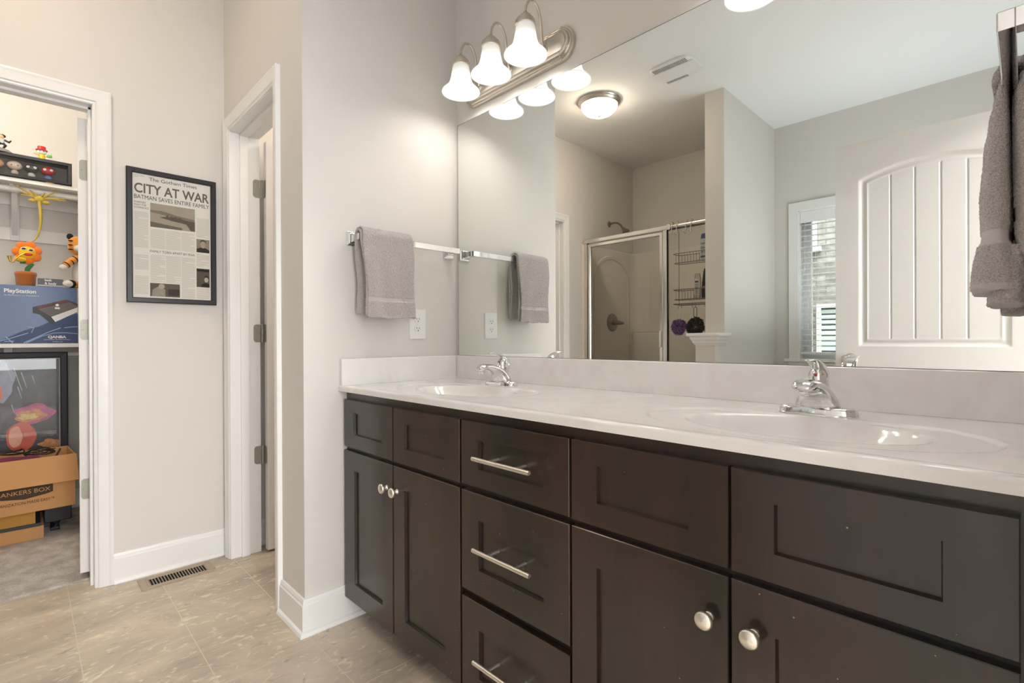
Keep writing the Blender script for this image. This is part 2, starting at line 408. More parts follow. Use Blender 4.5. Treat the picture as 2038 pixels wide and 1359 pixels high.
# ------------------------------------------------------------------ dimensions
ZC = 2.7685; A = -0.9692; AB = A-0.115; W = 0.6953; XE = 1.86; YB = -3.0108
TY0, TY1 = -W, -0.565           # toilet door wall
CX_BACK = -2.40; CY0, CY1 = -1.12, -2.75
# ------------------------------------------------------------------ room shell
struct('floor', MB().box(AB, XE+0.12, YB-0.12, 1.15, -0.1, 0), FLOORM, 'beige stone tile floor')
struct('floor.001', MB().box(CX_BACK-.1, AB, CY1-.1, CY0+.1, -0.1, 0.010), CARPET, 'beige carpet of the closet')
struct('floor.002', MB().box(XE+0.12, 5.6, -4.2, 1.6, -0.1, 0.008), CARPET, 'carpet of the next room')
struct('ceiling', MB().box(CX_BACK-.2, 5.7, -4.3, 1.7, ZC, ZC+.1), CEIL)
struct('wall_north', MB().box(-0.115, XE+.12, 0, 0.12, 0, ZC), WALL)
struct('wall_left', MB().box(-0.115, 0, -W+0.0, 0, 0, ZC), WALL)
struct('wall_toilet', MB().box(A, -0.885, -W, TY1, 0, ZC).box(-0.255, -0.115, -W, TY1, 0, ZC).box(-0.885, -0.255, -W, TY1, 2.075, ZC), WALL)
struct('wall_west', MB().box(AB, A, -1.185, 1.15, 0, ZC).box(AB, A, YB-.12, -1.935, 0, ZC).box(AB, A, -1.935, -1.185, 2.075, ZC), WALL)
struct('wall_toilet_back', MB().box(A, -0.115, 1.0, 1.12, 0, ZC).box(-0.115, 0.0, 0.12, 1.12, 0, ZC), WALL)
wx0, wx1, wz0, wz1 = 0.54, 1.36, 0.885, 2.064
struct('wall_south', MB().box(A, wx0, YB-.17, YB, 0, ZC).box(wx1, XE+.12, YB-.17, YB, 0, ZC).box(wx0, wx1, YB-.17, YB, 0, wz0).box(wx0, wx1, YB-.17, YB, wz1, ZC), WALL)
struct('wall_east', MB().box(XE, XE+.12, -0.89, 0, 0, ZC).box(XE, XE+.12, YB, -1.67, 0, ZC).box(XE, XE+.12, -1.67, -0.89, 2.075, ZC), WALL)
struct('wall_partition', MB().box(0.23, 0.363, YB, -2.0314, 0, ZC), WALL)
struct('wall_pony', MB().box(0.23, 0.363, -2.0314, -1.88, 0, 1.018), WALL)
struct('wall_closet', MB().box(CX_BACK-.1, CX_BACK, CY1-.1, CY0+.1, 0, ZC).box(CX_BACK, AB, CY0, CY0+.1, 0, ZC).box(CX_BACK, AB, CY1-.1, CY1, 0, ZC), WALL)
struct('wall_bedroom', MB().box(5.5, 5.6, -4.2, 1.6, 0, ZC).box(XE+.12, 5.5, 1.5, 1.6, 0, ZC).box(XE+.12, 5.5, -4.2, -4.1, 0, ZC), WALL)

# casings, jambs
CAS = [(0, 0), (0, 0.017), (-0.008, 0.019), (-0.016, 0.016), (-0.03, 0.0145), (-0.048, 0.012), (-0.053, 0.0075), (-0.06, 0.006), (-0.06, 0)]
def casing(name, u0, u1, ztop, fmap):
    # opening from u0 to u1; casing grows outwards: reversed so the thick bead is outside
    prof = [(-(0.06+a), h) for a, h in CAS]   # a in -0.06..0 -> 0..-0.06
    prof = [(a, h) for a, h in [(0.06, 0), (0.06, 0.017), (0.052, 0.019), (0.044, 0.016), (0.03, 0.0145), (0.012, 0.012), (0.007, 0.0075), (0, 0.006), (0, 0)]]
    if u0 > u1: u0, u1 = u1, u0
    return struct(name, MB().sweep([(u0, 0.001), (u0, ztop), (u1, ztop), (u1, 0.001)], prof, fmap), TRIM, smooth=False)
# toilet room door opening x -0.87..-0.27
casing('trim_1', -0.867, -0.273, 2.063, lambda u, v, h: (u, -W-h, v))
struct('trim_2', MB().box(-0.885, -0.87, TY0-.002, TY1+.002, 0, 2.06).box(-0.27, -0.255, TY0-.002, TY1+.002, 0, 2.06).box(-0.885, -0.255, TY0-.002, TY1+.002, 2.06, 2.075)
       .box(-0.87, -0.859, -0.655, -0.618, 0, 2.06).box(-0.281, -0.27, -0.655, -0.618, 0, 2.06).box(-0.87, -0.27, -0.655, -0.618, 2.049, 2.06), TRIM, bevel=0.0015)
# closet opening y -1.92..-1.2
casing('trim_3', -1.923, -1.197, 2.063, lambda u, v, h: (A+h, u, v))
struct('trim_4', MB().box(AB-.002, A+.002, -1.2, -1.185, 0, 2.06).box(AB-.002, A+.002, -1.935, -1.92, 0, 2.06).box(AB-.002, A+.002, -1.935, -1.185, 2.06, 2.075)
       .box(-1.045, -1.008, -1.211, -1.2, 0, 2.06).box(-1.045, -1.008, -1.92, -1.909, 0, 2.06).box(-1.045, -1.008, -1.92, -1.2, 2.049, 2.06), TRIM, bevel=0.0015)
# entrance doorway y -1.655..-0.905
casing('trim_5', -1.658, -0.902, 2.063, lambda u, v, h: (XE-h, u, v))
struct('trim_6', MB().box(XE-.002, XE+.122, -0.905, -0.89, 0, 2.06).box(XE-.002, XE+.122, -1.67, -1.655, 0, 2.06).box(XE-.002, XE+.122, -1.67, -0.89, 2.06, 2.075), TRIM, bevel=0.0015)
casing('trim_7', -1.658, -0.902, 2.063, lambda u, v, h: (XE+.12+h, u, v))

# baseboards
BBP = [(0, 0.0005), (0.026, 0.0005), (0.026, 0.006), (0.022, 0.014), (0.0145, 0.019), (0.0135, 0.10), (0.0135, 0.106), (0.010, 0.110), (0.0095, 0.118), (0.006, 0.1265), (0, 0.1275)]
def bb(name, path, flip=False):
    pr = [(-a, h) for a, h in BBP] if flip else BBP
    return struct(name, MB().sweep(path, pr, lambda u, v, h: (u, v, h)), TRIM)
bb('baseboard_left', [(-0.212, -W), (0, -W), (0, -0.08)], True)
bb('baseboard_west', [(A, -1.137), (A, -W)], True)
bb('baseboard_west_shower', [(A, -2.13), (A, -1.984)], True)
bb('baseboard_south', [(XE, YB), (0.363, YB), (0.363, -1.88), (0.23, -1.88), (0.23, -2.10)], True)
bb('baseboard_east', [(XE, YB), (XE, -1.719)])
bb('baseboard_closet', [(AB, CY1), (CX_BACK, CY1), (CX_BACK, CY0), (AB, CY0)], True)
bb('baseboard_toilet', [(A, TY1), (A, 1.0), (-0.115, 1.0), (-0.115, TY1)], True)

# ------------------------------------------------------------------ doors
def panel_slab(W_, H_, T_, panels, grooves, step=0.005):
    """moulded door leaf as a height field on both faces; local x 0..W_, z 0..H_, faces at y=0 (front, +y) and y=-T_"""
    def h(x, z):
        for (x0, x1, z0, z1, rise) in panels:
            cx = (x0+x1)/2; hw = (x1-x0)/2
            top = z1+rise*(1-((x-cx)/hw)**2) if rise else z1
            d = min(x-x0, x1-x, z-z0, (top-z)*(0.93 if rise else 1))
            if d > 0:
                pts = [(0, 0), (0.004, -0.004), (0.012, -0.008), (0.018, -0.0085), (0.032, -0.0035), (0.036, -0.0055), (9, -0.0055)]
                y = -0.0055
                for (a, b), (c, e) in zip(pts, pts[1:]):
                    if a <= d < c: y = b+(e-b)*(d-a)/(c-a); break
                if d > 0.037:
                    for g in grooves:
                        q = abs(x-g)
                        if q < 0.006: y = min(y, -0.0055-0.0045*(1-q/0.006))
                return y
        return 0
    nx = int(W_/step)+1; nz = int(H_/step)+1
    xs = sorted(set([round(W_*i/(nx-1), 5) for i in range(nx)]+[round(g+o_, 5) for g in grooves for o_ in (-0.006, 0, 0.006)]))
    zs = [H_*j/(nz-1) for j in range(nz)]
    nx = len(xs); mb = MB(); vs = []; fs = []
    for z in zs:
        for x in xs: vs.append((x, h(x, z), z))
    for z in zs:
        for x in xs: vs.append((x, -T_-h(x, z), z))
    O = nx*nz
    for j in range(nz-1):
        for i in range(nx-1):
            a = j*nx+i; fs.append((a, a+1, a+nx+1, a+nx)); fs.append((O+a, O+a+nx, O+a+nx+1, O+a+1))
    for j in range(nz-1):
        a = j*nx; fs.append((a, a+nx, O+a+nx, O+a)); a = j*nx+nx-1; fs.append((a, O+a, O+a+nx, a+nx))
    for i in range(nx-1):
        fs.append((i, O+i, O+i+1, i+1)); a = (nz-1)*nx+i; fs.append((a, a+1, O+a+1, O+a))
    return mb.add(vs, fs)
def rrect(w_, h_, r, n=5):
    pts = []
    for cx, cy, a0 in ((w_/2-r, h_/2-r, 0), (-w_/2+r, h_/2-r, PI/2), (-w_/2+r, -h_/2+r, PI), (w_/2-r, -h_/2+r, 1.5*PI)):
        for k in range(n+1): a = a0+PI/2*k/n; pts.append((cx+r*math.cos(a), cy+r*math.sin(a)))
    return pts
def leaf_poly(w_, h_, r):  # one straight edge at u=0, rounded corners on the u=w_ side
    pts = [(0, -h_/2)]
    for k in range(6): a = -PI/2+PI/2*k/5; pts.append((w_-r+r*math.cos(a), -h_/2+r+r*math.sin(a)))
    for k in range(6): a = PI/2*k/5; pts.append((w_-r+r*math.cos(a), h_/2-r+r*math.sin(a)))
    return pts+[(0, h_/2)]

# entrance door, open, its leaf parallel to the mirror wall
d3 = thing('door_3', 'white panel door with arched beadboard panel, standing open and seen in the mirror', 'door', (1.852, -1.6186, 0), kind='structure')
DW = 0.739
mb = panel_slab(DW, 2.03, 0.035, [(0.1035, 0.649, 1.004, 1.838, 0.057), (0.1035, 0.649, 0.24, 0.80, 0)], [0.230, 0.3225, 0.4165, 0.508])
mb.v = [(1.1126+x, -1.6186+y, 0.010+z) for x, y, z in mb.v]
finish('leaf', mb, DOORW, d3, smooth=True, angle=25)
mb = MB().lathe([(0.033, 0), (0.033, 0.004), (0.029, 0.008), (0.012, 0.010), (0.011, 0.028), (0.016, 0.032), (0.026, 0.040), (0.0285, 0.050), (0.026, 0.060), (0.016, 0.067), (0.0, 0.069)], (1.176, -1.6186, 0.945), 'y')
mb.lathe([(0.033, 0), (0.033, 0.004), (0.029, 0.008), (0.012, 0.010), (0.011, 0.028), (0.016, 0.032), (0.026, 0.040), (0.0285, 0.050), (0.026, 0.060), (0.016, 0.067), (0.0, 0.069)], (1.176, -1.6536, 0.945), '-y')
finish('door_knob', mb, NICKEL, d3, smooth=True)
for z in (0.25, 1.1, 1.83):
    finish('hinge', MB().tube([(1.857, -1.612, z-.045), (1.857, -1.612, z+.045)], 0.006), HINGE, d3, smooth=True)

# toilet room door, open 90 degrees into the toilet room, hinged on the left jamb
d1 = thing('door_1', 'white door of the toilet room, open behind its doorway', 'door', (-0.865, -0.555, 0), kind='structure')
mb = panel_slab(0.585, 2.03, 0.035, [(0.1, 0.485, 1.004, 1.838, 0.057), (0.1, 0.485, 0.24, 0.80, 0)], [0.2, 0.29, 0.385], 0.01)
# local x -> world +y ; front (+y local) -> world +x
mb.v = [(-0.828+y, -0.546+x, 0.012+z) for x, y, z in mb.v]
finish('leaf', mb, DOORW, d1, smooth=True, angle=25)
for z in (0.4835, 1.09, 1.81):
    hb = MB()
    hb.prism(leaf_poly(0.030, 0.089, 0.014), lambda u, v, h: (-0.8698+h, -0.565-u, z+v), 0, 0.002)
    hb.tube([(-0.8655, -0.556, z-.046), (-0.8655, -0.556, z+.046)], 0.0055)
    hb.prism(leaf_poly(0.027, 0.089, 0.012), lambda u, v, h: (-0.861+u, -0.546-h, z+v), 0, 0.002)
    for dz in (-.03, 0, .03): hb.lathe([(0.0035, 0), (0.003, 0.001), (0, 0.0012)], (-0.8675, -0.578-.008*(dz != 0), z+dz), 'x', 10)
    finish('hinge', hb, HINGE, d1, smooth=True)

# closet door, hinged on the right jamb, open into the closet
d2 = thing('door_2', 'white closet door, standing open into the closet', 'door', (-1.09, -1.206, 0), kind='structure')
mb = panel_slab(0.70, 2.0, 0.035, [(0.1, 0.6, 1.0, 1.82, 0.057), (0.1, 0.6, 0.24, 0.80, 0)], [0.225, 0.35, 0.475], 0.01)
RC = Matrix.Translation((-1.096, -1.2390, 0)) @ Matrix.Rotation(math.radians(-6), 4, 'Z')
mb.v = [tuple(RC @ Vector((-x, 0.035+y, 0.035+z))) for x, y, z in mb.v]
finish('leaf', mb, DOORW, d2, smooth=True, angle=25)
for z in (0.403, 1.105, 1.808):
    hb = MB()
    hb.prism(leaf_poly(0.028, 0.089, 0.012), lambda u, v, h: tuple(RC @ Vector((0.0005+h, 0.033-u, z+v))), 0, 0.002)
    hb.tube([(-1.090, -1.2035, z-.046), (-1.090, -1.2035, z+.046)], 0.005)
    for dz in (-.03, 0, .03): hb.lathe([(0.0035, 0), (0.003, 0.001), (0, 0.0012)], (-1.0912, -1.22-.006*(dz == 0), z+dz), 'x', 10)
    finish('hinge', hb, HINGE, d2, smooth=True)

# ------------------------------------------------------------------ vanity cabinets
YF = -0.533; YD = -0.552
def shaker(mb, x0, x1, z0, z1, fr=None, t=0.019):
    """frame-and-panel front on the plane y = YD..YF: rails and stiles raised 8 mm over the panel"""
    px0, px1, pz0, pz1 = fr
    y0 = YD+0.009
    o = [(x0, z0), (x1, z0), (x1, z1), (x0, z1)]; i_ = [(px0, pz0), (px1, pz0), (px1, pz1), (px0, pz1)]
    c = 0.0015
    oc = [(x0+c, z0+c), (x1-c, z0+c), (x1-c, z1-c), (x0+c, z1-c)]
    e = 0.0025
    i2 = [(px0+e, pz0+e), (px1-e, pz0+e), (px1-e, pz1-e), (px0+e, pz1-e)]
    vs = [(x, YF, z) for x, z in o]+[(x, YD+c, z) for x, z in o]+[(x, YD, z) for x, z in oc]+[(x, YD, z) for x, z in i_]+[(x, y0, z) for x, z in i2]
    fs = [(0, 1, 2, 3), (16, 17, 18, 19)]
    for L_ in range(4):
        for k in range(4): fs.append((L_*4+k, L_*4+(k+1) % 4, L_*4+4+(k+1) % 4, L_*4+4+k))
    return mb.add(vs, fs)
def knob(x, z, par):
    mb = MB().lathe([(0.0, 0.0), (0.008, 0.0), (0.0085, 0.003), (0.006, 0.006), (0.006, 0.014), (0.010, 0.0165), (0.0155, 0.019), (0.0165, 0.022), (0.0150, 0.0262), (0.0135, 0.0272), (0.007, 0.0298), (0.0, 0.0305)], (x, YD, z), '-y', 28, cap=False)
    return finish('knob', mb, KNOBM, par, smooth=True)
def carcass(mb, x0, x1):
    mb.box(x0, x1, YF, YF+.019, 0.10, 0.8618).box(x0, x0+.016, YF+.019, -0.012, 0.10, 0.8618).box(x1-.016, x1, YF+.019, -0.012, 0.10, 0.8618).box(x0+.016, x1-.016, YF+.019, -0.012, 0.10, 0.116).box(x0+.016, x1-.016, -0.018, -0.012, 0.116, 0.8618)
    return mb
CG = 'vanity_cabinet'
def sink_base(label, x0, x1, xm_, panels_top, panels_d, knobs, xf0, xf1):
    t = thing('vanity_cabinet', label, 'cabinet', ((x0+x1)/2, -0.27, 0))
    finish('carcass', carcass(MB(), x0, x1), WOOD, t, bevel=0.001)
    finish('toe_kick', MB().box(x0, x1, -0.46, -0.44, 0.0005, 0.0995), WOOD, t)
    for (a, b), pn in zip(((xf0, xm_-.0025), (xm_+.0025, xf1)), panels_top):
        finish('false_front', shaker(MB(), a, b, 0.657, 0.833, pn), WOOD, t)
    for (a, b), pn, kx in zip(((xf0, xm_-.0025), (xm_+.0025, xf1)), panels_d, knobs):
        d = finish('door', shaker(MB(), a, b, 0.092, 0.644, pn), WOOD, t)
        knob(kx, 0.565, d)
    return t
sink_base('dark espresso sink cabinet with two doors, at the left end against the towel wall', 0.002, 0.7155, 0.3632,
          [(0.0905, 0.2935, 0.7075, 0.787), (0.431, 0.643, 0.7075, 0.787)], [(0.096, 0.2935, 0.162, 0.576), (0.431, 0.643, 0.160, 0.576)], (0.328, 0.3915), 0.019, 0.712)
t = thing('vanity_cabinet', 'dark espresso drawer cabinet with three bar pulls, between the two sink cabinets', 'cabinet', (0.91, -0.27, 0))
finish('carcass', carcass(MB(), 0.716, 1.1035), WOOD, t, bevel=0.001)
finish('toe_kick', MB().box(0.716, 1.1035, -0.46, -0.44, 0.0005, 0.0995), WOOD, t)
for z0, z1, pz0, pz1, pz in ((0.659, 0.833, 0.708, 0.785, 0.746), (0.373, 0.643, 0.441, 0.573, 0.510), (0.092, 0.3525, 0.153, 0.2815, 0.221)):
    d = finish('drawer', shaker(MB(), 0.720, 1.1005, z0, z1, (0.792, 1.0235, pz0, pz1)), WOOD, t)
    mb = MB().tube([(0.8085, YD-0.034, pz), (0.812, YD-0.034, pz), (1.008, YD-0.034, pz), (1.0115, YD-0.034, pz)], [0.0055, 0.006, 0.006, 0.0055], 16)
    for px in (0.862, 0.958): mb.tube([(px, YD+0.0085, pz), (px, YD-0.033, pz)], 0.0045, 12)
    finish('bar_pull', mb, KNOBM, d, smooth=True)
sink_base('dark espresso sink cabinet with two doors, at the right end beside the drawer cabinet', 1.104, 1.8585, 1.4515,
          [(1.175, 1.378, 0.706, 0.785), (1.5225, 1.729, 0.705, 0.785)], [(1.174, 1.378, 0.162, 0.571), (1.524, 1.729, 0.160, 0.571)], (1.416, 1.4918), 1.107, 1.8005)

# ------------------------------------------------------------------ vanity top with integral bowls
ZT = 0.8830
SINKS = [(0.455, -0.325), (1.482, -0.325)]
vt = thing('marble_countertop', 'white cultured marble vanity top with two integral oval sinks', 'countertop', (0.93, -0.28, ZT))
def smooth_(t): t = max(0, min(1, t)); return t*t*(3-2*t)
def top_h(x, y):
    h = 0.0
    for cx, cy in SINKS:
        dx, dy = (x-cx)/0.215, (y-cy)/0.135
        r = math.hypot(dx, dy)
        if r < 1.0:
            h -= 0.004+0.110*(1-r**2.2)**1.15
        elif r < 1.42:
            h -= 0.004*smooth_((1.42-r)/0.05)*smooth_((-0.182-y)/0.02)*smooth_((y+0.53)/0.02)
    if y < -0.535: h += 0.0016*smooth_((-0.535-y)/0.008)     # raised no-drip edge
    e = -0.565+0.008
    if y < e: h -= 0.008-math.sqrt(max(0, 0.008**2-(e-y)**2))
    return ZT+h
X0, X1, Y0, Y1 = 0.0015, 1.8585, -0.565, -0.0015
nx, ny = 420, 150
mb = MB(); vs = []; fs = []
for j in range(ny):
    y = Y0+(Y1-Y0)*j/(ny-1) if j > 6 else Y0+0.008*(1-math.cos(PI/2*j/7))
    for i in range(nx):
        x = X0+(X1-X0)*i/(nx-1); vs.append((x, y, top_h(x, y)))
for j in range(ny-1):
    for i in range(nx-1): a = j*nx+i; fs.append((a, a+1, a+nx+1, a+nx))
b0 = len(vs); vs += [(X0+(X1-X0)*i/(nx-1), Y0, 0.8625) for i in range(nx)]
for i in range(nx-1): fs.append((i, b0+i, b0+i+1, i+1))
b1 = len(vs); vs += [(X0, -0.545, 0.8625), (X1, -0.545, 0.8625), (X0, Y1, 0.8625), (X1, Y1, 0.8625)]
mb.add(vs, fs)
finish('slab', mb, MARBLE, vt, smooth=True, angle=50)
finish('front_edge', MB().box(X0, X1, -0.560, -0.534, 0.8624, 0.8655), MARBLE, vt)
mb = MB().box(0.0015, 1.8585, -0.0205, -0.0015, ZT-.001, 0.9837)
finish('backsplash', mb, MARBLE, vt, bevel=0.003, bseg=3)
finish('side_splash', MB().box(0.0015, 0.0195, -0.5600, -0.021, ZT-.001, 0.9837), MARBLE, vt, bevel=0.003, bseg=3)
for cx, cy in SINKS:
    finish('drain', MB().lathe([(0, 0.001), (0.018, 0.001), (0.021, 0.003), (0.023, 0.0), (0.023, -0.004)], (cx, cy, ZT-0.1125), 'z', 28), CHROME, vt, smooth=True)

# ------------------------------------------------------------------ faucets
def make_faucet(cx, label):
    cy = -0.1530+0.0; z0 = ZT+0.0002
    t = thing('faucet', label, 'faucet', (cx, cy, ZT))
    # base plate: stadium footprint 155 x 54 that rises to the body
    mb = MB(); rings = [(0.0, 1.0), (0.003, 1.0), (0.0035, 0.975), (0.0125, 0.96), (0.0165, 0.92), (0.0185, 0.80)]
    n = 48; vs = []; fs = []
    for h, k in rings:
        for q in range(n):
            a = 2*PI*q/n; c_, s_ = math.cos(a), math.sin(a)
            ex = 2/3.2
            x = math.copysign(abs(c_)**ex, c_)*0.0775*k; y = math.copysign(abs(s_)**ex, s_)*0.027*k
            vs.append((cx+x, cy+y, z0+h))
    for i in range(len(rings)-1):
        for q in range(n): fs.append((i*n+q, i*n+(q+1) % n, (i+1)*n+(q+1) % n, (i+1)*n+q))
    fs.append(tuple((len(rings)-1)*n+q for q in range(n))); fs.append(tuple(range(n))[::-1]); mb.add(vs, fs)
    finish('base_plate', mb, CHROME, t, smooth=True, angle=50)
    # body + spout: loft of superellipse sections along a forward-reaching curve
    sec = [  # (y, z, half width x, half thickness, tilt of the section normal)
        (0.001, 0.010, 0.047, 0.0255, 90), (0.000, 0.024, 0.0445, 0.0250, 86), (-0.004, 0.038, 0.0385, 0.0245, 76),
        (-0.013, 0.050, 0.0325, 0.022, 60), (-0.030, 0.0605, 0.0275, 0.0175, 38), (-0.052, 0.0685, 0.0240, 0.0135, 22), (-0.074, 0.0725, 0.0228, 0.012, 6),
        (-0.092, 0.0715, 0.0225, 0.0115, -12), (-0.104, 0.067, 0.0215, 0.0095, -32), (-0.110, 0.062, 0.016, 0.006, -50), (-0.1115, 0.0595, 0.004, 0.001, -55)]
    vs = []; fs = []; n = 28
    for (y, z, wx, th, tl) in sec:
        tl = math.radians(tl)
        uy, uz = math.sin(tl), math.cos(tl)      # section "up" dir, normal to travel (-cos, sin)
        for q in range(n):
            a = 2*PI*q/n; c_, s_ = math.cos(a), math.sin(a)
            x = math.copysign(abs(c_)**0.85, c_)*wx; hh = math.copysign(abs(s_)**0.85, s_)*th
            vs.append((cx+x, cy+y+uy*hh, z0+z+uz*hh))
    for i in range(len(sec)-1):
        for q in range(n): fs.append((i*n+q, i*n+(q+1) % n, (i+1)*n+(q+1) % n, (i+1)*n+q))
    fs.append(tuple(range(n))); mb = MB().add(vs, fs)
    finish('spout', mb, CHROME, t, smooth=True, angle=70, sub=1)
    finish('aerator', MB().lathe([(0, 0), (0.0085, 0), (0.0105, 0.001), (0.0115, 0.010), (0.0115, 0.016)], (cx, cy-0.094, z0+0.0495), 'z', 24), CHROME, t, smooth=True)
    # valve column and lever
    mb = MB().lathe([(0.0235, 0.02), (0.0225, 0.045), (0.0215, 0.068), (0.0205, 0.0715), (0.0212, 0.074), (0.0195, 0.090), (0.014, 0.100), (0.008, 0.105), (0, 0.107)], (cx, cy+0.008, z0), 'z', 32)
    finish('valve_column', mb, CHROME, t, smooth=True, angle=60)
    sec = [(0.030, 0.072, 0.006, 0.003, 78), (0.0305, 0.082, 0.0165, 0.0055, 76), (0.026, 0.096, 0.0185, 0.0085, 60), (0.012, 0.1095, 0.0175, 0.0080, 38), (-0.008, 0.119, 0.0150, 0.0050, 22), (-0.030, 0.1255, 0.0135, 0.0030, 12), (-0.050, 0.1285, 0.0150, 0.0024, 5), (-0.058, 0.1282, 0.011, 0.0016, -4), (-0.061, 0.1275, 0.003, 0.0006, -10)]
    vs = []; fs = []; n = 24
    for (y, z, wx, th, tl) in sec:
        tl = math.radians(tl); uy, uz = math.sin(tl), math.cos(tl)
        for q in range(n):
            a = 2*PI*q/n; vs.append((cx+wx*math.cos(a), cy+y+uy*th*math.sin(a), z0+z+uz*th*math.sin(a)-0.006))
    for i in range(len(sec)-1):
        for q in range(n): fs.append((i*n+q, i*n+(q+1) % n, (i+1)*n+(q+1) % n, (i+1)*n+q))
    fs.append(tuple(range(n))); fs.append(tuple((len(sec)-1)*n+q for q in range(n)))
    lv = finish('lever_handle', MB().add(vs, fs), CHROME, t, smooth=True, angle=70, sub=1)
    mk = MB().lathe([(0.0032, 0), (0.0032, 0.0008), (0, 0.0012)], (cx, cy+0.008-0.0200, z0+0.088), '-y', 16)
    finish('temperature_mark', mk, mat('mark_red_black', (0.45, 0.02, 0.03), 0.3), lv, smooth=True)
    finish('lift_rod', MB().tube([(cx, cy+0.0215, z0+0.015), (cx, cy+0.036, z0+0.060)], 0.002, 8).lathe([(0, 0), (0.004, 0.001), (0.0048, 0.005), (0.0035, 0.008), (0, 0.009)], (cx, cy+0.036, z0+0.058), 'z', 14), CHROME, t, smooth=True)
    return t
make_faucet(0.455, 'chrome single-lever faucet at the left sink, near the towel wall')
make_faucet(1.4816, 'chrome single-lever faucet at the right sink, nearest the camera')

# ------------------------------------------------------------------ mirror
mr = thing('wall_mirror', 'large frameless mirror above the vanity top', 'mirror', (0.93, -0.003, 0.985))
finish('glass', MB().box(0.0181, 1.857, -0.0065, -0.0012, 0.9850, 2.0155), MIRROR, mr)
finish('edge_channel', MB().box(0.0178, 1.857, -0.0075, -0.001, 0.9838, 0.9849), mat('mirror_edge', (0.16, 0.17, 0.16), 0.3, 0.6), mr)
finish('dark_edge', MB().box(0.0165, 0.0180, -0.0066, -0.001, 0.985, 2.0155).box(0.0165, 1.857, -0.0066, -0.001, 2.0156, 2.0172), mat('mirror_edge_dark', (0.08, 0.09, 0.085), 0.3, 0.5), mr)

# ------------------------------------------------------------------ vanity lights
def stadium(hw, hh, bulge, n=14):
    pts = []
    for sgn, a0 in ((1, -PI/2), (-1, PI/2)):
        for k in range(n+1):
            a = a0+PI*k/n; pts.append((sgn*hw+bulge*math.cos(a), hh*math.sin(a)))
    return pts
def make_vanity_light(cx, label):
    cz = 2.121
    t = thing('vanity_light', label, 'wall light', (cx, -0.001, cz))
    mb = MB(); lv = [(1.0, 0.0), (1.0, 0.010), (0.96, 0.014), (0.90, 0.014), (0.88, 0.019), (0.82, 0.022), (0.74, 0.021), (0.72, 0.026), (0.64, 0.029), (0.56, 0.028), (0.54, 0.031), (0.46, 0.033)]
    vs = []; fs = []
    base = stadium(0.245, 0.062, 0.058); n = len(base)
    for k, h in lv:
        for (u, v) in stadium(0.245, 0.062*k, 0.058*k): vs.append((cx+u, -0.001-h, cz+v))
    for i in range(len(lv)-1):
        for q in range(n): fs.append((i*n+q, i*n+(q+1) % n, (i+1)*n+(q+1) % n, (i+1)*n+q))
    fs.append(tuple(range(n))); fs.append(tuple((len(lv)-1)*n+q for q in range(n)))
    mb.add(vs, fs)
    for sx_ in (-0.247, 0.247):
        for kk, hh in ((0.94, 0.014), (0.79, 0.021), (0.61, 0.028)):
            for sg in (-1, 1): ellipsoid(mb, (cx+sx_, -0.001-hh, cz+sg*0.062*kk), (0.0035, 0.004, 0.0045), 10, 8)
    finish('backplate', mb, NICKEL, t, smooth=True, angle=28)
    for dx in (-0.183, 0, 0.183):
        x = cx+dx
        pts = [(x, -0.030, cz-0.010), (x, -0.040, cz+0.005), (x, -0.047, cz+0.035), (x, -0.051, cz+0.075), (x, -0.058, cz+0.110), (x, -0.072, cz+0.138), (x, -0.092, cz+0.150), (x, -0.112, cz+0.144), (x, -0.126, cz+0.125), (x, -0.1325, cz+0.105), (x, -0.134, cz+0.080)]
        # smooth the arm by Catmull-Rom
        P = [Vector(p) for p in pts]; S = []
        for i in range(len(P)-1):
            p0, p1, p2, p3 = P[max(i-1, 0)], P[i], P[i+1], P[min(i+2, len(P)-1)]
            for k in range(4):
                q = k/4; S.append(0.5*((2*p1)+(p2-p0)*q+(2*p0-5*p1+4*p2-p3)*q*q+(-p0+3*p1-3*p2+p3)*q**3))
        S.append(P[-1])
        arm = finish('arm', MB().tube(S, 0.0048, 12).lathe([(0.016, 0), (0.015, 0.004), (0.006, 0.007)], (x, -0.033, cz-0.008), '-y', 20), NICKEL, t, smooth=True)
        zc = 2.168
        finish('socket_cup', MB().lathe([(0.006, 0.046), (0.0085, 0.040), (0.013, 0.036), (0.021, 0.030), (0.0245, 0.022), (0.0250, 0.019), (0.0330, 0.016), (0.0355, 0.010), (0.0365, -0.004), (0.034, -0.006), (0.030, -0.004)], (x, -0.134, zc), 'z', 32, cap=False), NICKEL, t, smooth=True)
        prof = [(0.0315, 0.0), (0.0345, -0.012), (0.0375, -0.030), (0.0405, -0.050), (0.0450, -0.068), (0.053, -0.0835), (0.067, -0.0965), (0.0765, -0.106), (0.0775, -0.1105), (0.0760, -0.1110), (0.066, -0.1015), (0.054, -0.088), (0.0445, -0.070), (0.039, -0.050), (0.0355, -0.030), (0.0325, -0.012), (0.0295, 0.0)]
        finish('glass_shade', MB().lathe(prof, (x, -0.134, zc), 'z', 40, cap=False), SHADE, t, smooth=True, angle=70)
        finish('light_bulb', MB().lathe([(0.0, -0.098), (0.012, -0.0965), (0.022, -0.090), (0.0285, -0.078), (0.029, -0.068), (0.024, -0.052), (0.016, -0.036), (0.0125, -0.022), (0.0125, -0.006), (0, -0.004)], (x, -0.134, zc), 'z', 24, cap=False), BULB, t, smooth=True)
    return t
make_vanity_light(0.385, 'three-light nickel vanity fixture with bell shades, above the left end of the mirror')
make_vanity_light(1.43, 'three-light nickel vanity fixture above the right end of the mirror, a shade tip seen reflected')

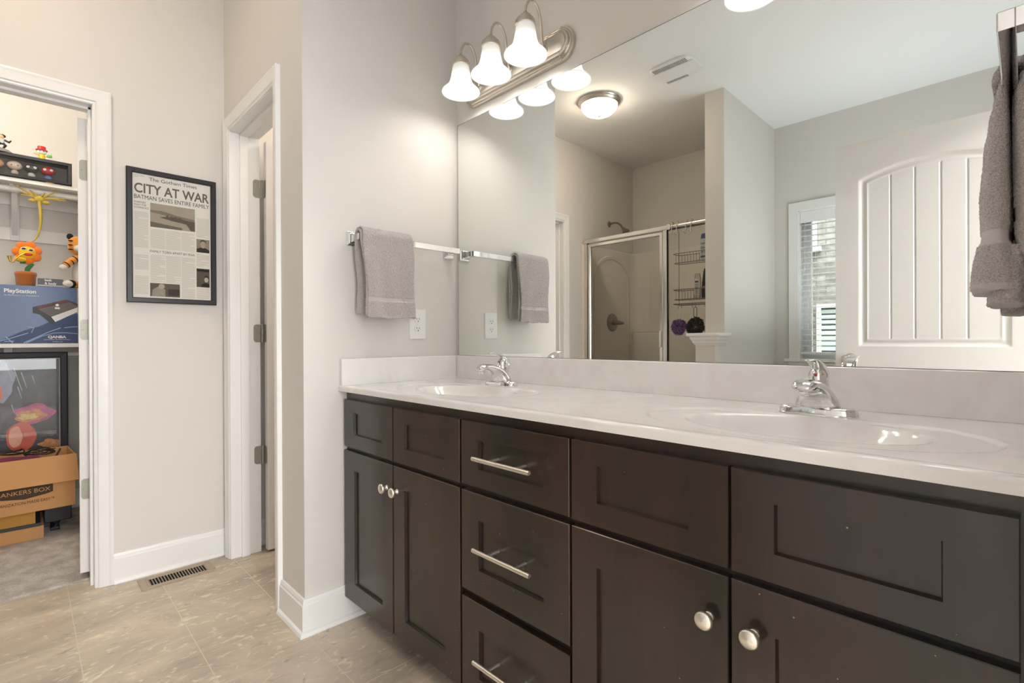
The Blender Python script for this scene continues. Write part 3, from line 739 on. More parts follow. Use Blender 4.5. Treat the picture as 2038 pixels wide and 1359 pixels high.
# ceiling dome light
t = thing('ceiling_light', 'round nickel-rimmed flush ceiling light with lit glass dome, seen in the mirror', 'ceiling light', (-0.342, -1.578, ZC))
c = (-0.342, -1.578, ZC)
finish('metal_pan', MB().lathe([(0.0, -0.0005), (0.150, -0.0005), (0.152, -0.006), (0.146, -0.012), (0.149, -0.020), (0.141, -0.030), (0.133, -0.036), (0.118, -0.036)], c, 'z', 48), NICKEL, t, smooth=True, angle=30)
finish('glass_dome', MB().lathe([(0.128, -0.034), (0.129, -0.042), (0.120, -0.062), (0.100, -0.082), (0.070, -0.097), (0.035, -0.105), (0.0, -0.107)], c, 'z', 48, cap=False), DOMEG, t, smooth=True)
finish('finial', MB().lathe([(0.012, -0.105), (0.013, -0.109), (0.007, -0.113), (0.006, -0.119), (0, -0.121)], c, 'z', 20), NICKEL, t, smooth=True)

# exhaust fan cover: a curved rounded square with louvres
t = thing('exhaust_fan', 'white louvred exhaust fan cover on the ceiling, seen in the mirror', 'exhaust fan', (0.250, -1.578, ZC))
fcx, fcy = 0.250, -1.578
def fan_pt(u, v):
    a = 2*PI*u; ex = 2/4.5
    x = math.copysign(abs(math.cos(a))**ex, math.cos(a))*0.140; y = math.copysign(abs(math.sin(a))**ex, math.sin(a))*0.125
    return x, y
rows = [(1.0, 0.0005), (1.0, 0.006), (0.96, 0.012), (0.88, 0.016)]
vs = []; fs = []; n = 56
for k, h in rows:
    for q in range(n): x, y = fan_pt(q/n, 0); vs.append((fcx+x*k, fcy+y*k, ZC-h))
for i in range(len(rows)-1):
    for q in range(n): fs.append((i*n+q, i*n+(q+1) % n, (i+1)*n+(q+1) % n, (i+1)*n+q))
fs.append(tuple((len(rows)-1)*n+q for q in range(n)))
finish('cover', MB().add(vs, fs), WHITEPL, t, smooth=True, angle=50)
SLOTM = mat('slot_grey', (0.12, 0.12, 0.12), 0.8)
for (ya0, ya1, ncol) in ((0.032, 0.106, 26), (-0.108, -0.056, 17)):
    da = MB()
    for i in range(ncol):
        x = fcx-0.108+i*0.0086; da.box(x, x+0.0038, fcy+ya0, fcy+ya1, ZC-0.0168, ZC-0.0158)
    finish('louvre_slots', da, SLOTM, t)
finish('centre_plate', MB().sweep([(fcx-.10, fcy-.045), (fcx+.11, fcy-.045), (fcx+.11, fcy+.03), (fcx-.10, fcy+.03)], [(0, 0.0165), (-0.03, 0.0165), (-0.03, 0.019), (0, 0.021)], lambda u, v, h: (u, v, ZC-h), closed=True).box(fcx-.10, fcx+.11, fcy-.045, fcy+.03, ZC-0.021, ZC-0.0165), WHITEPL, t)

# ------------------------------------------------------------------ towel bars and towels
def towel_bar(label, wall_x, sgn, y0, y1, ypost, zb, xb, hb_=0.012, wb=0.0085):
    t = thing('towel_bar', label, 'towel bar', (wall_x, (y0+y1)/2, zb))
    finish('bar', MB().box(xb-wb, xb+wb, y0, y1, zb-hb_, zb+hb_), CHROME, t, bevel=0.0018, bseg=3)
    for yp in ypost:
        def fm(u, v, h): return (wall_x+sgn*h, yp+u, zb+v)
        mb = MB()
        for s0, h0, s1, h1 in ((0.027, 0.0008, 0.027, 0.006), (0.027, 0.006, 0.022, 0.010), (0.020, 0.010, 0.020, 0.016), (0.015, 0.016, 0.012, 0.030)):
            vs = [fm(a*s0, b*s0, h0) for a, b in ((-1, -1), (1, -1), (1, 1), (-1, 1))]+[fm(a*s1, b*s1, h1) for a, b in ((-1, -1), (1, -1), (1, 1), (-1, 1))]
            mb.add(vs, [(0, 1, 2, 3), (4, 5, 6, 7)]+[(i, (i+1) % 4, 4+(i+1) % 4, 4+i) for i in range(4)])
        finish('mounting_plate', mb, CHROME, t, bevel=0.0008)
        L_ = abs(xb-wall_x)-wb
        finish('post', MB().add([fm(a*0.0115, b*0.0117, h) for h in (0.028, L_+.0015) for a, b in ((-1, -1), (1, -1), (1, 1), (-1, 1))], [(0, 1, 2, 3), (4, 5, 6, 7)]+[(i, (i+1) % 4, 4+(i+1) % 4, 4+i) for i in range(4)]), CHROME, t, bevel=0.0012)
    return t
towel_bar('square chrome towel bar on the wall left of the mirror, one grey towel on it', 0.0, 1, -0.5200, -0.0450, (-0.505, -0.053), 1.440, 0.070)
towel_bar('square chrome towel bar at the right edge, nearest the camera', XE, -1, -0.5620, -0.0700, (-0.5500, -0.082), 1.4350, 1.7890, 0.0118, 0.0088)

def nz(p, s): return noise.noise(Vector(p)*s)
# left towel: folded hand towel hung over the bar, two sheets
tw = thing('hand_towel', 'grey hand towel folded over the left towel bar, above the outlet', 'towel', (0.075, -0.41, 1.45))
def sheet(name, yc0, hw, xin, zf, zbk, over, th, seed, band=True):
    """cross-section: back hem -> up -> over the bar -> down to the front hem"""
    pr = []
    n1, n2, n3 = 56, 12, 150
    for i in range(n1): pr.append((0.052-over*0.5, zbk+(1.447-zbk)*i/n1, 0))
    R = 0.0185+over
    for i in range(n2): a = PI-PI*i/n2; pr.append((0.070+R*math.cos(a), 1.447+min(R, 0.014+over)*math.sin(a), 1))
    for i in range(n3+1):
        q = i/n3; pr.append((0.070+R+0.010*q, 1.447-(1.447-zf)*q, 2))
    nw = 84; vs = []; fs = []
    for j, (x, z, k) in enumerate(pr):
        for i in range(nw):
            s = i/(nw-1); drop = (1.447-z)
            half = hw*(1-0.05*smooth_(drop/0.30)) + 0.004*math.sin(drop*22+seed)
            y = yc0+(s-.5)*2*half + 0.006*smooth_(drop/0.3)
            fold = 0.006*math.sin(s*7.0+seed+drop*3)*smooth_(drop/0.08)+0.0035*math.sin(s*15+seed*2-drop*6)*smooth_(drop/0.15)
            fz = 0.0022*nz((x*1.2, y, z), 260) + 0.0012*nz((x, y, z), 520)
            inb = band and k == 2 and (zf+0.062 < z < zf+0.078)
            sg = 1 if k == 2 else (-1 if k == 0 else 0)
            if inb: fz = -0.0022
            lip = 0.004*smooth_((0.02-(z-zf))/0.02) if k == 2 else 0
            zz = z + (0.0035*math.sin(s*9+seed) if j in (0, len(pr)-1) else 0) + (fz if k == 1 else 0)
            vs.append((x+sg*(fold+fz)+lip*0, y+0.0012*nz((y, z, x), 300)*(i in (0, nw-1)), zz))
    for j in range(len(pr)-1):
        for i in range(nw-1): a = j*nw+i; fs.append((a, a+1, a+nw+1, a+nw))
    mb = MB(); mb.add(vs, fs)
    if band:
        for fi, f in enumerate(mb.f):
            z = mb.v[f[0]][2]; x = mb.v[f[0]][0]
            if x > 0.08 and (zf+0.061 < z < zf+0.078 or z < zf+0.008): mb.mi[fi] = 1
    return finish(name, mb, [TERRY, TERRYB], tw, smooth=True, angle=180, solid=th)
sheet('inner_fold', -0.412, 0.106, 0.05, 1.143, 1.150, 0.004, 0.006, 1.3, band=False)
sheet('outer_fold', -0.410, 0.1045, 0.05, 1.138, 1.158, 0.0125, 0.008, 0.4)

# right towel: hung over the near bar, seen along the bar; two thick hanging lobes
tw2 = thing('hand_towel', 'large-looking grey hand towel on the near towel bar at the right edge', 'towel', (1.79, -0.27, 1.45))
def lobe(name, keys, ycen, hy, seed, band=None, nv=260, nu=200):
    """keys: (z, x_left, x_right) from the bottom up"""
    keys = sorted(keys)
    z0, z1 = keys[0][0], keys[-1][0]
    def at(z):
        for (a, l0, r0), (b, l1, r1) in zip(keys, keys[1:]):
            if a <= z <= b:
                q = smooth_((z-a)/(b-a)); return l0+(l1-l0)*q, r0+(r1-r0)*q
        return keys[-1][1:]
    def f(u, v):
        z = z0+(z1-z0)*v; l, r = at(z); cx = (l+r)/2; hx = (r-l)/2; a = 2*PI*u
        ex = 0.62; c_, s_ = math.cos(a), math.sin(a)
        X = math.copysign(abs(c_)**ex, c_)*hx; Y = math.copysign(abs(s_)**ex, s_)*hy
        # folds on the near end: soft vertical creases
        g = 1+0.05*math.sin(a*5+seed)+0.035*math.sin(a*9+z*18+seed)
        inb = band and band[0] < z < band[1]
        d = 0.0 if inb else 0.0017*nz((cx+X, Y, z), 330)+0.0012*nz((X, Y, z+seed), 620)+0.001
        e = smooth_(v/0.012) if v < 0.012 else 1
        nrm = Vector((c_, s_, 0))
        if inb: d = 0.0008*math.sin((Y*300+abs(((z-band[0])*160) % 2-1)*3))*0.4-0.0005
        x = cx+X*g*(0.90+0.1*e)+nrm.x*d; y = ycen+Y*(0.97+0.03*e)+nrm.y*d
        return (x, y, z+0.002*nz((X*3, Y, seed), 40)*(1-v))
    mb = MB().grid(f, nu, nv, closed_u=True)
    mb.f.append(list(range(nu))[::-1]); mb.mi.append(0); mb.f.append([(nv-1)*nu+k for k in range(nu)]); mb.mi.append(0)
    if band:
        for fi, f_ in enumerate(mb.f):
            z = sum(mb.v[k][2] for k in f_)/len(f_)
            if band[0] < z < band[1] or z < z0+0.010: mb.mi[fi] = 1
    return finish(name, mb, [TERRY, TERRYB], tw2, smooth=True, angle=180)
lobe('front_fold', [(1.1235, 1.7415, 1.7980), (1.138, 1.7425, 1.7995), (1.165, 1.7445, 1.7985), (1.190, 1.7490, 1.7955), (1.200, 1.7535, 1.7905), (1.215, 1.7545, 1.7900), (1.26, 1.7535, 1.7910), (1.33, 1.7585, 1.7895), (1.38, 1.7650, 1.7885), (1.41, 1.7705, 1.7870), (1.428, 1.7750, 1.7860), (1.437, 1.7775, 1.7840)], -0.270, 0.100, 0.3, (1.192, 1.2145))
lobe('back_fold', [(1.175, 1.7960, 1.8350), (1.22, 1.7930, 1.8360), (1.30, 1.7925, 1.8330), (1.37, 1.7915, 1.8250), (1.41, 1.7925, 1.8180), (1.438, 1.7975, 1.8120)], -0.272, 0.102, 2.1, (1.225, 1.247), 180, 160)
lobe('lower_layer', [(1.104, 1.7660, 1.8020), (1.115, 1.7650, 1.8040), (1.14, 1.7700, 1.8060), (1.19, 1.7790, 1.8080)], -0.262, 0.098, 4.0, None, 90, 160)
def cap(u, v):
    a = PI*u; y = -0.270+(v-.5)*2*0.1; R = 0.0185
    fz = 0.0018*nz((a*0.02, y, a), 300)
    return (1.7955+(R+fz)*math.cos(a)*-1.15, y, 1.434+(0.0245+fz)*math.sin(a))
finish('top_fold', MB().grid(cap, 60, 120), TERRY, tw2, smooth=True, angle=180, solid=0.009)

# ------------------------------------------------------------------ outlet
t = thing('wall_outlet', 'white duplex outlet plate beside the mirror, below the towel bar', 'outlet', (0, -0.2155, 1.12))
def fo(u, v, h): return (h, -0.2155-u*-1, 1.120+v)
mb = MB(); P0 = rrect(0.082, 0.127, 0.004); P1 = rrect(0.076, 0.121, 0.004); n = len(P0)
mb.add([fo(u, v, 0.0006) for u, v in P0]+[fo(u, v, 0.003) for u, v in P0]+[fo(u, v, 0.006) for u, v in P1],
       [tuple(range(n)), tuple(range(2*n, 3*n))]+[(L_*n+i, L_*n+(i+1) % n, (L_+1)*n+(i+1) % n, (L_+1)*n+i) for L_ in range(2) for i in range(n)])
mb.lathe([(0.0028, 0), (0.0026, 0.001), (0, 0.0012)], (0.006, -0.2155, 1.120), 'x', 12)
finish('cover_plate', mb, WHITEPL, t, smooth=True, angle=30)
for dz in (0.0195, -0.0195):
    rc = finish('receptacle', MB().prism([(0.0165*math.cos(a), max(-0.0135, min(0.0135, 0.0165*math.sin(a)))) for a in [2*PI*k/28 for k in range(28)]], lambda u, v, h: fo(u, v+dz, h), 0.006, 0.0078), WHITEPL, t, smooth=True, angle=30)
    sl = MB()
    for du in (-0.006, 0.006): sl.prism([(du-.001, -.001), (du+.001, -.001), (du+.001, .007), (du-.001, .007)], lambda u, v, h: fo(u, v+dz, h), 0.0077, 0.0080)
    sl.prism([(0.0024*math.cos(a), -0.0075+0.0024*math.sin(a)) for a in [2*PI*k/12 for k in range(12)]], lambda u, v, h: fo(u, v+dz, h), 0.0077, 0.0080)
    finish('slots', sl, DARK, rc)

# ------------------------------------------------------------------ floor register
t = thing('floor_register', 'tan metal floor register beside the closet wall baseboard', 'floor vent', (-0.857, -0.921, 0))
RM = mat('register_tan', (0.42, 0.335, 0.25), 0.45, 0.3)
mb = MB().sweep([(-0.9235, -1.061), (-0.9235, -0.781), (-0.7910, -0.781), (-0.7910, -1.061)], [(0, 0.0006), (0, 0.002), (-0.006, 0.005), (-0.025, 0.005), (-0.028, 0.002), (-0.028, 0.0006)], lambda u, v, h: (u, v, h), closed=True)
for i in range(20): 
    y = -1.0245+i*0.0111; mb.box(-0.897, -0.8175, y-0.0014, y+0.0016, 0.0012, 0.0048)
mb.box(-0.897, -0.8175, -1.035, -1.0245, 0.001, 0.0048); mb.box(-0.897, -0.8175, -0.811, -0.7815, 0.001, 0.0048)
finish('grille', mb, RM, t)
finish('duct_opening', MB().box(-0.898, -0.8165, -1.034, -0.808, 0.0003, 0.0009), DARK, t)

# ------------------------------------------------------------------ framed newspaper
def fw(y, z, h): return (A+h, y, z)    # on the west wall: u = world y
t = thing('framed_newspaper', 'black framed newspaper front page on the wall between the closet and toilet doors', 'picture', (A, -0.9124, 1.226))
y0, y1, z0, z1 = -1.0872, -0.7378, 1.2262, 1.8245
finish('frame', MB().sweep([(y0, z0), (y1, z0), (y1, z1), (y0, z1)], [(0, 0.001), (0, 0.020), (0.003, 0.022), (0.019, 0.022), (0.0225, 0.018), (0.0225, 0.001)], fw, closed=True), BLACKFR, t)
PAPER = mat('newsprint', lin((238, 233, 222)), 0.9, var=0.03, vscale=12)
finish('newspaper', MB().box(A+.001, A+.010, y0+.02, y1-.02, z0+.02, z1-.02), PAPER, t)
def fp(u, v, h): return (A+0.0101+h, u, v)
INKM = mat('headline_ink', lin((112, 103, 92)), 0.9)
def letters(name, s, size, y, z, width=None, mt=INKM, par=t, bold=0.0, fm=fp):
    mb = text_mb(s, size, lambda u, v, h: (u, v, h), 0.0002, bold=bold)
    us = [p[0] for p in mb.v]; k = 1.0
    if width: k = width/(max(us)-min(us))
    mb.v = [fm(y+(p[0]-min(us))*k, z+p[1], p[2]) for p in mb.v]
    return finish(name, mb, mt, par)
letters('masthead', 'The Gotham Times', 0.022, -1.003, 1.7775, 0.186, INK, bold=0.0)
letters('headline', 'CITY AT WAR', 0.059, -1.0575, 1.7185, 0.2915, INKM, bold=0.0012)
letters('subheadline', 'BATMAN SAVES ENTIRE FAMILY', 0.0265, -1.0575, 1.6905, 0.2915, INK, bold=0.0)
letters('column_heading', 'MOBSTERS\nFIGHT FOR\nDOMINANCE', 0.0118, -1.0575, 1.6705, 0.052, INKM, bold=0.0)
letters('column_heading', 'FAMILY TORN APART BY FEAR', 0.0155, -1.0, 1.4555, 0.174, INK, bold=0.0)
# columns of body text: rows of fine grey bars
mb = MB(); rg = random.Random(3)
GREYTX = mat('body_text_grey', lin((206, 199, 187)), 0.9)
def colm(ya, yb, za, zb, st=0.0052):
    z = zb
    while z > za:
        L_ = (yb-ya)*(1 if rg.random() > .12 else rg.uniform(.3, .8)); mb.box(A+.0101, A+.0103, ya, ya+L_, z-0.0022, z); z -= st
for a in ((-1.0575, -1.007, 1.475, 1.632), (-1.0575, -1.007, 1.375, 1.440), (-1.0575, -1.007, 1.262, 1.345), (-0.999, -0.944, 1.325, 1.445), (-0.941, -0.883, 1.325, 1.445),
          (-0.880, -0.826, 1.255, 1.445), (-0.999, -0.944, 1.475, 1.562), (-0.941, -0.883, 1.475, 1.562), (-0.880, -0.826, 1.475, 1.562), (-0.819, -0.766, 1.55, 1.64), (-0.819, -0.766, 1.41, 1.47), (-0.819, -0.766, 1.255, 1.305), (-1.0575, -1.02, 1.785, 1.797)): colm(*a)
tag(finish('body_text', mb, GREYTX, t), None, None, kind='stuff')
def pic(name, ya, yb, za, zb, polys):
    g = finish(name, MB().box(A+.0101, A+.0104, ya, yb, za, zb), mat(name+'_ground', polys[0], 0.9, var=0.12, vscale=40), t)
    for k, (c_, pl) in enumerate(polys[1:]):
        pm_ = MB().prism([(ya+(yb-ya)*u, za+(zb-za)*v) for u, v in pl], lambda u, v, h: (A+h, u, v), .0104+k*.0001, .0105+k*.0001)
        finish('printed_shape', pm_, mat('halftone', c_, 0.9, var=0.2, vscale=90), g)
sky_ = [(0, .62), (0, .7), (.25, .72), (.6, .6), (1, .52), (1, .42), (.5, .5)]
isl = [(.2, .44), (.34, .5), (.37, .62), (.40, .5), (.47, .53), (.5, .5), (.56, .55), (.6, .5), (.66, .53), (.72, .46), (1, .42), (1, .02), (.9, .03), (.8, .28), (.62, .32), (.45, .36)]
pic('landscape_photo', -0.9995, -0.825, 1.571, 1.679, [lin((176, 165, 147)), (lin((138, 127, 110)), sky_), (lin((104, 94, 80)), isl), (lin((120, 110, 95)), [(0, 0), (0, .22), (.35, .16), (.7, .1), (.7, 0)])])
head_ = lambda cx, cy, rx, ry: [(cx+rx*math.cos(2*PI*k/20), cy+ry*math.sin(2*PI*k/20)) for k in range(20)]
pic('portrait_photo', -0.819, -0.765, 1.477, 1.540, [lin((150, 141, 125)), (lin((50, 46, 40)), [(0, 0), (0, .25), (.3, .38), (.7, .36), (1, .2), (1, 0)]), (lin((178, 166, 146)), head_(.5, .6, .2, .27)), (lin((90, 82, 70)), [(.27, .7), (.3, .92), (.5, 1.0), (.72, .9), (.73, .66), (.66, .8), (.5, .86), (.34, .8)])])
pic('portrait_photo', -0.8195, -0.765, 1.311, 1.400, [lin((96, 90, 80)), (lin((200, 190, 172)), head_(.75, .42, .16, .15)), (lin((40, 38, 34)), [(.3, 0), (.45, .2), (.75, .25), (1, .16), (1, 0)]), (lin((45, 41, 36)), [(.58, .44), (.62, .6), (.78, .64), (.92, .56), (.92, .42), (.84, .53), (.66, .53)]), (lin((30, 30, 28)), [(.03, .84), (.03, .96), (.97, .96), (.97, .84)])])
pic('sports_photo', -1.0015, -0.8875, 1.2565, 1.317, [lin((104, 97, 86)), (lin((165, 156, 140)), [(.05, 0), (.08, .5), (.3, .8), (.5, .55), (.5, 0)]), (lin((190, 180, 162)), head_(.38, .78, .1, .2)), (lin((72, 66, 57)), [(.6, .1), (.6, .6), (1, .6), (1, .1)])])
finish('glazing', MB().box(A+.0150, A+.0155, y0+.02, y1-.02, z0+.02, z1-.02), GLASS, t)
# ------------------------------------------------------------------ window, blind and the neighbouring house
wn = thing('window_1', 'white framed window in the far wall, seen in the mirror', 'window', (0.95, YB, wz0), kind='structure')
def fs_(u, v, h): return (u, YB+h, v)
finish('vinyl_frame', MB().sweep([(wx0, wz0), (wx1, wz0), (wx1, wz1), (wx0, wz1)], [(0, -0.165), (0, -0.105), (0.035, -0.105), (0.035, -0.125), (0.055, -0.125), (0.055, -0.165)], fs_, closed=True), WHITEPL, wn)
finish('pane', MB().box(wx0+.05, wx1-.05, YB-.148, YB-.144, wz0+.05, wz1-.05), GLASS, wn)
struct('trim_8', MB().box(wx0-.0005, wx0+.006, YB-.165, YB+.001, wz0, wz1).box(wx1-.006, wx1+.0005, YB-.165, YB+.001, wz0, wz1).box(wx0, wx1, YB-.165, YB+.001, wz1-.006, wz1+.0005), TRIM)
struct('trim_9', MB().sweep([(wx0, wz0+.008), (wx0, wz1), (wx1, wz1), (wx1, wz0+.008)], [(0, 0.0005), (0, 0.016), (0.066, 0.016), (0.068, 0.014), (0.068, 0.0005)], fs_), TRIM)
struct('trim_10', MB().box(wx0-.098, wx1+.098, YB-.10, YB+.034, 0.872, 0.893).box(wx0-.072, wx1+.072, YB+.0005, YB+.016, 0.795, 0.8715), TRIM, bevel=0.002)
bl = thing('window_blind', 'white horizontal blind hung open inside the reflected window', 'blind', (0.95, YB-.05, 2.05))
finish('headrail', MB().box(wx0+.008, wx1-.008, YB-.075, YB-.022, 1.990, 2.056).box(wx0+.007, wx1-.007, YB-.022, YB-.016, 1.968, 2.057), WHITEPL, bl, bevel=0.001)
SLAT = mat('blind_slat', (0.88, 0.88, 0.87), 0.4)
for i in range(23):
    z = 1.955-i*0.0437
    s_ = finish('slat', MB().grid(lambda u, v, z=z: (wx0+.010+(wx1-wx0-.02)*u, YB-.074+.050*v, z+0.0035*(1-(2*v-1)**2)-0.001*(v-.5)), 3, 7), SLAT, bl, solid=0.0016)
finish('bottom_rail', MB().box(wx0+.010, wx1-.010, YB-.075, YB-.022, 0.930, 0.948), WHITEPL, bl, bevel=0.002)
for x in (0.655, 1.245):
    finish('ladder_cord', MB().tube([(x, YB-.0225, 1.97), (x, YB-.0225, 0.935)], 0.0013, 6).tube([(x, YB-.0755, 1.97), (x, YB-.0755, 0.935)], 0.0013, 6), WHITEPL, bl)
finish('pull_cord', MB().tube([(0.580, YB-.015, 1.985), (0.583, YB-.012, 1.78), (0.575, YB-.012, 1.71), (0.585, YB-.012, 1.70), (0.58, YB-.012, 1.62)], 0.0013, 6).lathe([(0.002, 0), (0.006, -0.02), (0.003, -0.03)], (0.58, YB-.012, 1.62), 'z', 10), WHITEPL, bl)
nh = thing('neighbour_house', 'tan stone neighbouring house outside the window, seen through the blind', 'house', (0, -6.0, -0.5))
finish('stone_wall', MB().box(-4, 5, -6.4, -6.0, -0.5, 6.5), STONE, nh)
FRC = mat('cream_frame', (0.55, 0.53, 0.46), 0.5); PANE_D = mat('dark_pane', (0.05, 0.06, 0.055), 0.1)
for (xa, xb, za, zb) in ((-0.85, -0.10, 2.25, 3.5), (-0.10, 0.80, 0.55, 1.50)):
    f_ = finish('window', MB().sweep([(xa, za), (xb, za), (xb, zb), (xa, zb)], [(0, 0), (0, 0.04), (0.05, 0.04), (0.05, 0)], lambda u, v, h: (u, -6.0+h, v), closed=True), FRC, nh)
    finish('pane', MB().box(xa+.05, xb-.05, -5.999, -5.995, za+.05, zb-.05), PANE_D, f_)
    sm = MB(); k = za+.08
    while k < zb-.06: sm.box(xa+.05, xb-.05, -5.994, -5.985, k, k+.048); k += .068
    finish('blind', sm, mat('pale_green_blind', (0.40, 0.46, 0.40), 0.5), f_, )
    finish('sill', MB().box(xa-.05, xb+.05, -6.0, -5.93, za-.06, za-.005), FRC, f_)
tag(finish('lawn', MB().box(-6, 8, -6.0, -3.3, -0.6, -0.5), mat('lawn_green', (0.06, 0.10, 0.035), 0.95, var=0.3, vscale=20)), 'green side yard between the two houses', 'grass', kind='stuff')

# pony wall cap
struct('trim_11', MB().sweep([(0.2298, -2.0316), (0.2298, -1.8798), (0.3632, -1.8798), (0.3632, -2.0316)],
       [(0, 1.012), (0.006, 1.012), (0.008, 1.022), (0.014, 1.026), (0.018, 1.040), (0.026, 1.052), (0.030, 1.066), (0.034, 1.072), (0.044, 1.072), (0.046, 1.078), (0.046, 1.090), (0.044, 1.0935), (0, 1.0935)], lambda u, v, h: (u, v, h)).box(0.2298, 0.3632, -2.0316, -1.8798, 1.0178, 1.0935), TRIM)

# ------------------------------------------------------------------ shower
XS0, XS1 = A+.0005, 0.2295
sh = thing('shower_surround', 'beige moulded shower surround behind the glass door, seen in the mirror', 'shower', (-0.37, -2.6, 0))
pth = [(XS0, -2.158)]
def arc(cx, cy, r, a0, a1, n=8): return [(cx+r*math.cos(math.radians(a0+(a1-a0)*k/n)), cy+r*math.sin(math.radians(a0+(a1-a0)*k/n))) for k in range(n+1)]
R_ = 0.11
pth += arc(XS0+R_, YB+.0005+R_, R_, 180, 270)+arc(XS1-R_, YB+.0005+R_, R_, 270, 360)+[(XS1, -2.158)]
finish('wall_panels', MB().sweep(pth, [(0.0003, 0.11), (0.016, 0.11), (0.016, 1.885), (0.013, 1.902), (0.006, 1.909), (0.0003, 1.91)], lambda u, v, h: (u, v, h)), FIBER, sh, smooth=True, angle=30)
finish('moulded_shelf', MB().sweep([(p_[0], p_[1]) for p_ in pth[3:-3]], [(0.012, 0.30), (0.050, 0.34), (0.056, 1.10), (0.050, 1.122), (0.012, 1.13)], lambda u, v, h: (u, v, h)), FIBER, sh, smooth=True, angle=30)
ar = [(-2.36, 0.9), (-2.36, 1.62)]+[(-2.645-0.285*math.cos(PI*k/16), 1.62+0.15*math.sin(PI*k/16)) for k in range(17)][::-1][0:0]
ar = [(-2.36, 0.9), (-2.36, 1.60)]+[(-2.62+0.26*math.cos(PI*k/18), 1.60+0.21*math.sin(PI*k/18)) for k in range(1, 18)]+[(-2.88, 1.60), (-2.88, 0.9)]
finish('moulded_arch', MB().sweep(ar, [(0, 0.015), (-0.006, 0.023), (-0.03, 0.023), (-0.04, 0.015)], lambda u, v, h: (XS0+h, u, v)), FIBER, sh, smooth=True, angle=30)
finish('shower_pan', MB().box(XS0, XS1, YB+.0005, -2.158, 0.0005, 0.06).box(XS0, XS1, -2.245, -2.158, 0.06, 0.115), FIBER, sh, bevel=0.008, bseg=3)
YE = -2.205
en = thing('shower_enclosure', 'framed glass shower door and fixed panel, seen in the mirror', 'shower door', (-0.36, YE, 0.115))
finish('wall_jamb', MB().box(-0.9527, -0.922, YE-.018, YE+.018, 0.1155, 1.905), SHFRAME, en, bevel=0.004)
finish('header', MB().box(-0.9527, -0.144, YE-.022, YE+.022, 1.905, 1.938), SHFRAME, en, bevel=0.005)
finish('post', MB().box(-0.183, -0.162, YE-.018, YE+.018, 0.1155, 1.905).box(-0.161, -0.148, YE-.014, YE+.022, 0.1155, 1.905), SHFRAME, en, bevel=0.003)
finish('top_rail', MB().tube([(-0.1445, YE, 1.925), (0.2285, YE, 1.925)], 0.0155, 20).box(-0.148, -0.12, YE-.02, YE+.02, 1.903, 1.944).box(0.212, 0.2292, YE-.02, YE+.02, 1.903, 1.944), SHFRAME, en, smooth=True)
finish('gasket', MB().box(-0.1478, -0.1440, YE-.006, YE+.012, 0.1155, 1.903).box(-0.1439, 0.2285, YE-.004, YE+.004, 1.900, 1.907), BLACKPL, en)
finish('bottom_track', MB().box(-0.921, -0.184, YE-.018, YE+.018, 0.1155, 0.140).box(-0.143, 0.2285, YE-.010, YE+.010, 0.1155, 0.140), SHFRAME, en, bevel=0.003)
dd = finish('door_frame', MB().sweep([(-0.918, 0.150), (-0.186, 0.150), (-0.186, 1.898), (-0.918, 1.898)], [(0, -0.010), (0, 0.012), (0.005, 0.016), (0.026, 0.016), (0.032, 0.008), (0.032, -0.010)], lambda u, v, h: (u, YE+h, v), closed=True), SHFRAME, en)
finish('glass', MB().box(-0.887, -0.217, YE-.003, YE+.003, 0.181, 1.867), SHGLASS, dd)
finish('handle', MB().box(-0.212, -0.197, YE+.0165, YE+.030, 0.990, 1.120), WHITEPL, dd, bevel=0.004, bseg=3)
finish('fixed_glass', MB().box(-0.1435, 0.2285, YE-.003, YE+.0025, 0.140, 1.899), SHGLASS, en)

SHDARK = mat('shower_nickel', (0.34, 0.30, 0.26), 0.3, 1.0)
t = thing('shower_head', 'nickel shower head on a bent arm above the shower surround', 'shower head', (A, -2.60, 2.15))
finish('flange', MB().lathe([(0.028, 0.0006), (0.026, 0.006), (0.012, 0.012)], (A, -2.60, 2.150), 'x', 24), SHDARK, t, smooth=True)
finish('arm', MB().tube([(A+.004, -2.60, 2.150), (A+.05, -2.60, 2.155), (A+.09, -2.60, 2.148), (A+.125, -2.60, 2.125), (A+.150, -2.60, 2.092)], 0.0095, 12), SHDARK, t, smooth=True)
T_ = Matrix.Translation((A+.150, -2.60, 2.092)) @ Matrix.Rotation(math.radians(-38), 4, 'Y') 
mb = MB(); mb.T = T_; mb.lathe([(0.012, 0.004), (0.015, -0.008), (0.014, -0.016), (0.022, -0.028), (0.033, -0.052), (0.035, -0.062), (0.030, -0.066), (0.0, -0.063)], (0, 0, 0), 'z', 28)
finish('spray_head', mb, SHDARK, t, smooth=True)
t = thing('shower_valve', 'round nickel shower valve with lever behind the shower glass', 'shower valve', (A+.0165, -2.619, 1.215))
xv = A+.0168
finish('escutcheon', MB().lathe([(0.086, 0.0), (0.086, 0.004), (0.078, 0.011), (0.05, 0.016), (0.026, 0.018), (0.024, 0.045), (0.020, 0.050), (0, 0.050)], (xv, -2.619, 1.215), 'x', 40), SHDARK, t, smooth=True)
finish('lever', MB().tube([(xv+.048, -2.619, 1.215), (xv+.062, -2.619, 1.213), (xv+.088, -2.640, 1.209), (xv+.100, -2.662, 1.207)], [0.020, 0.021, 0.015, 0.009], 16), SHDARK, t, smooth=True)

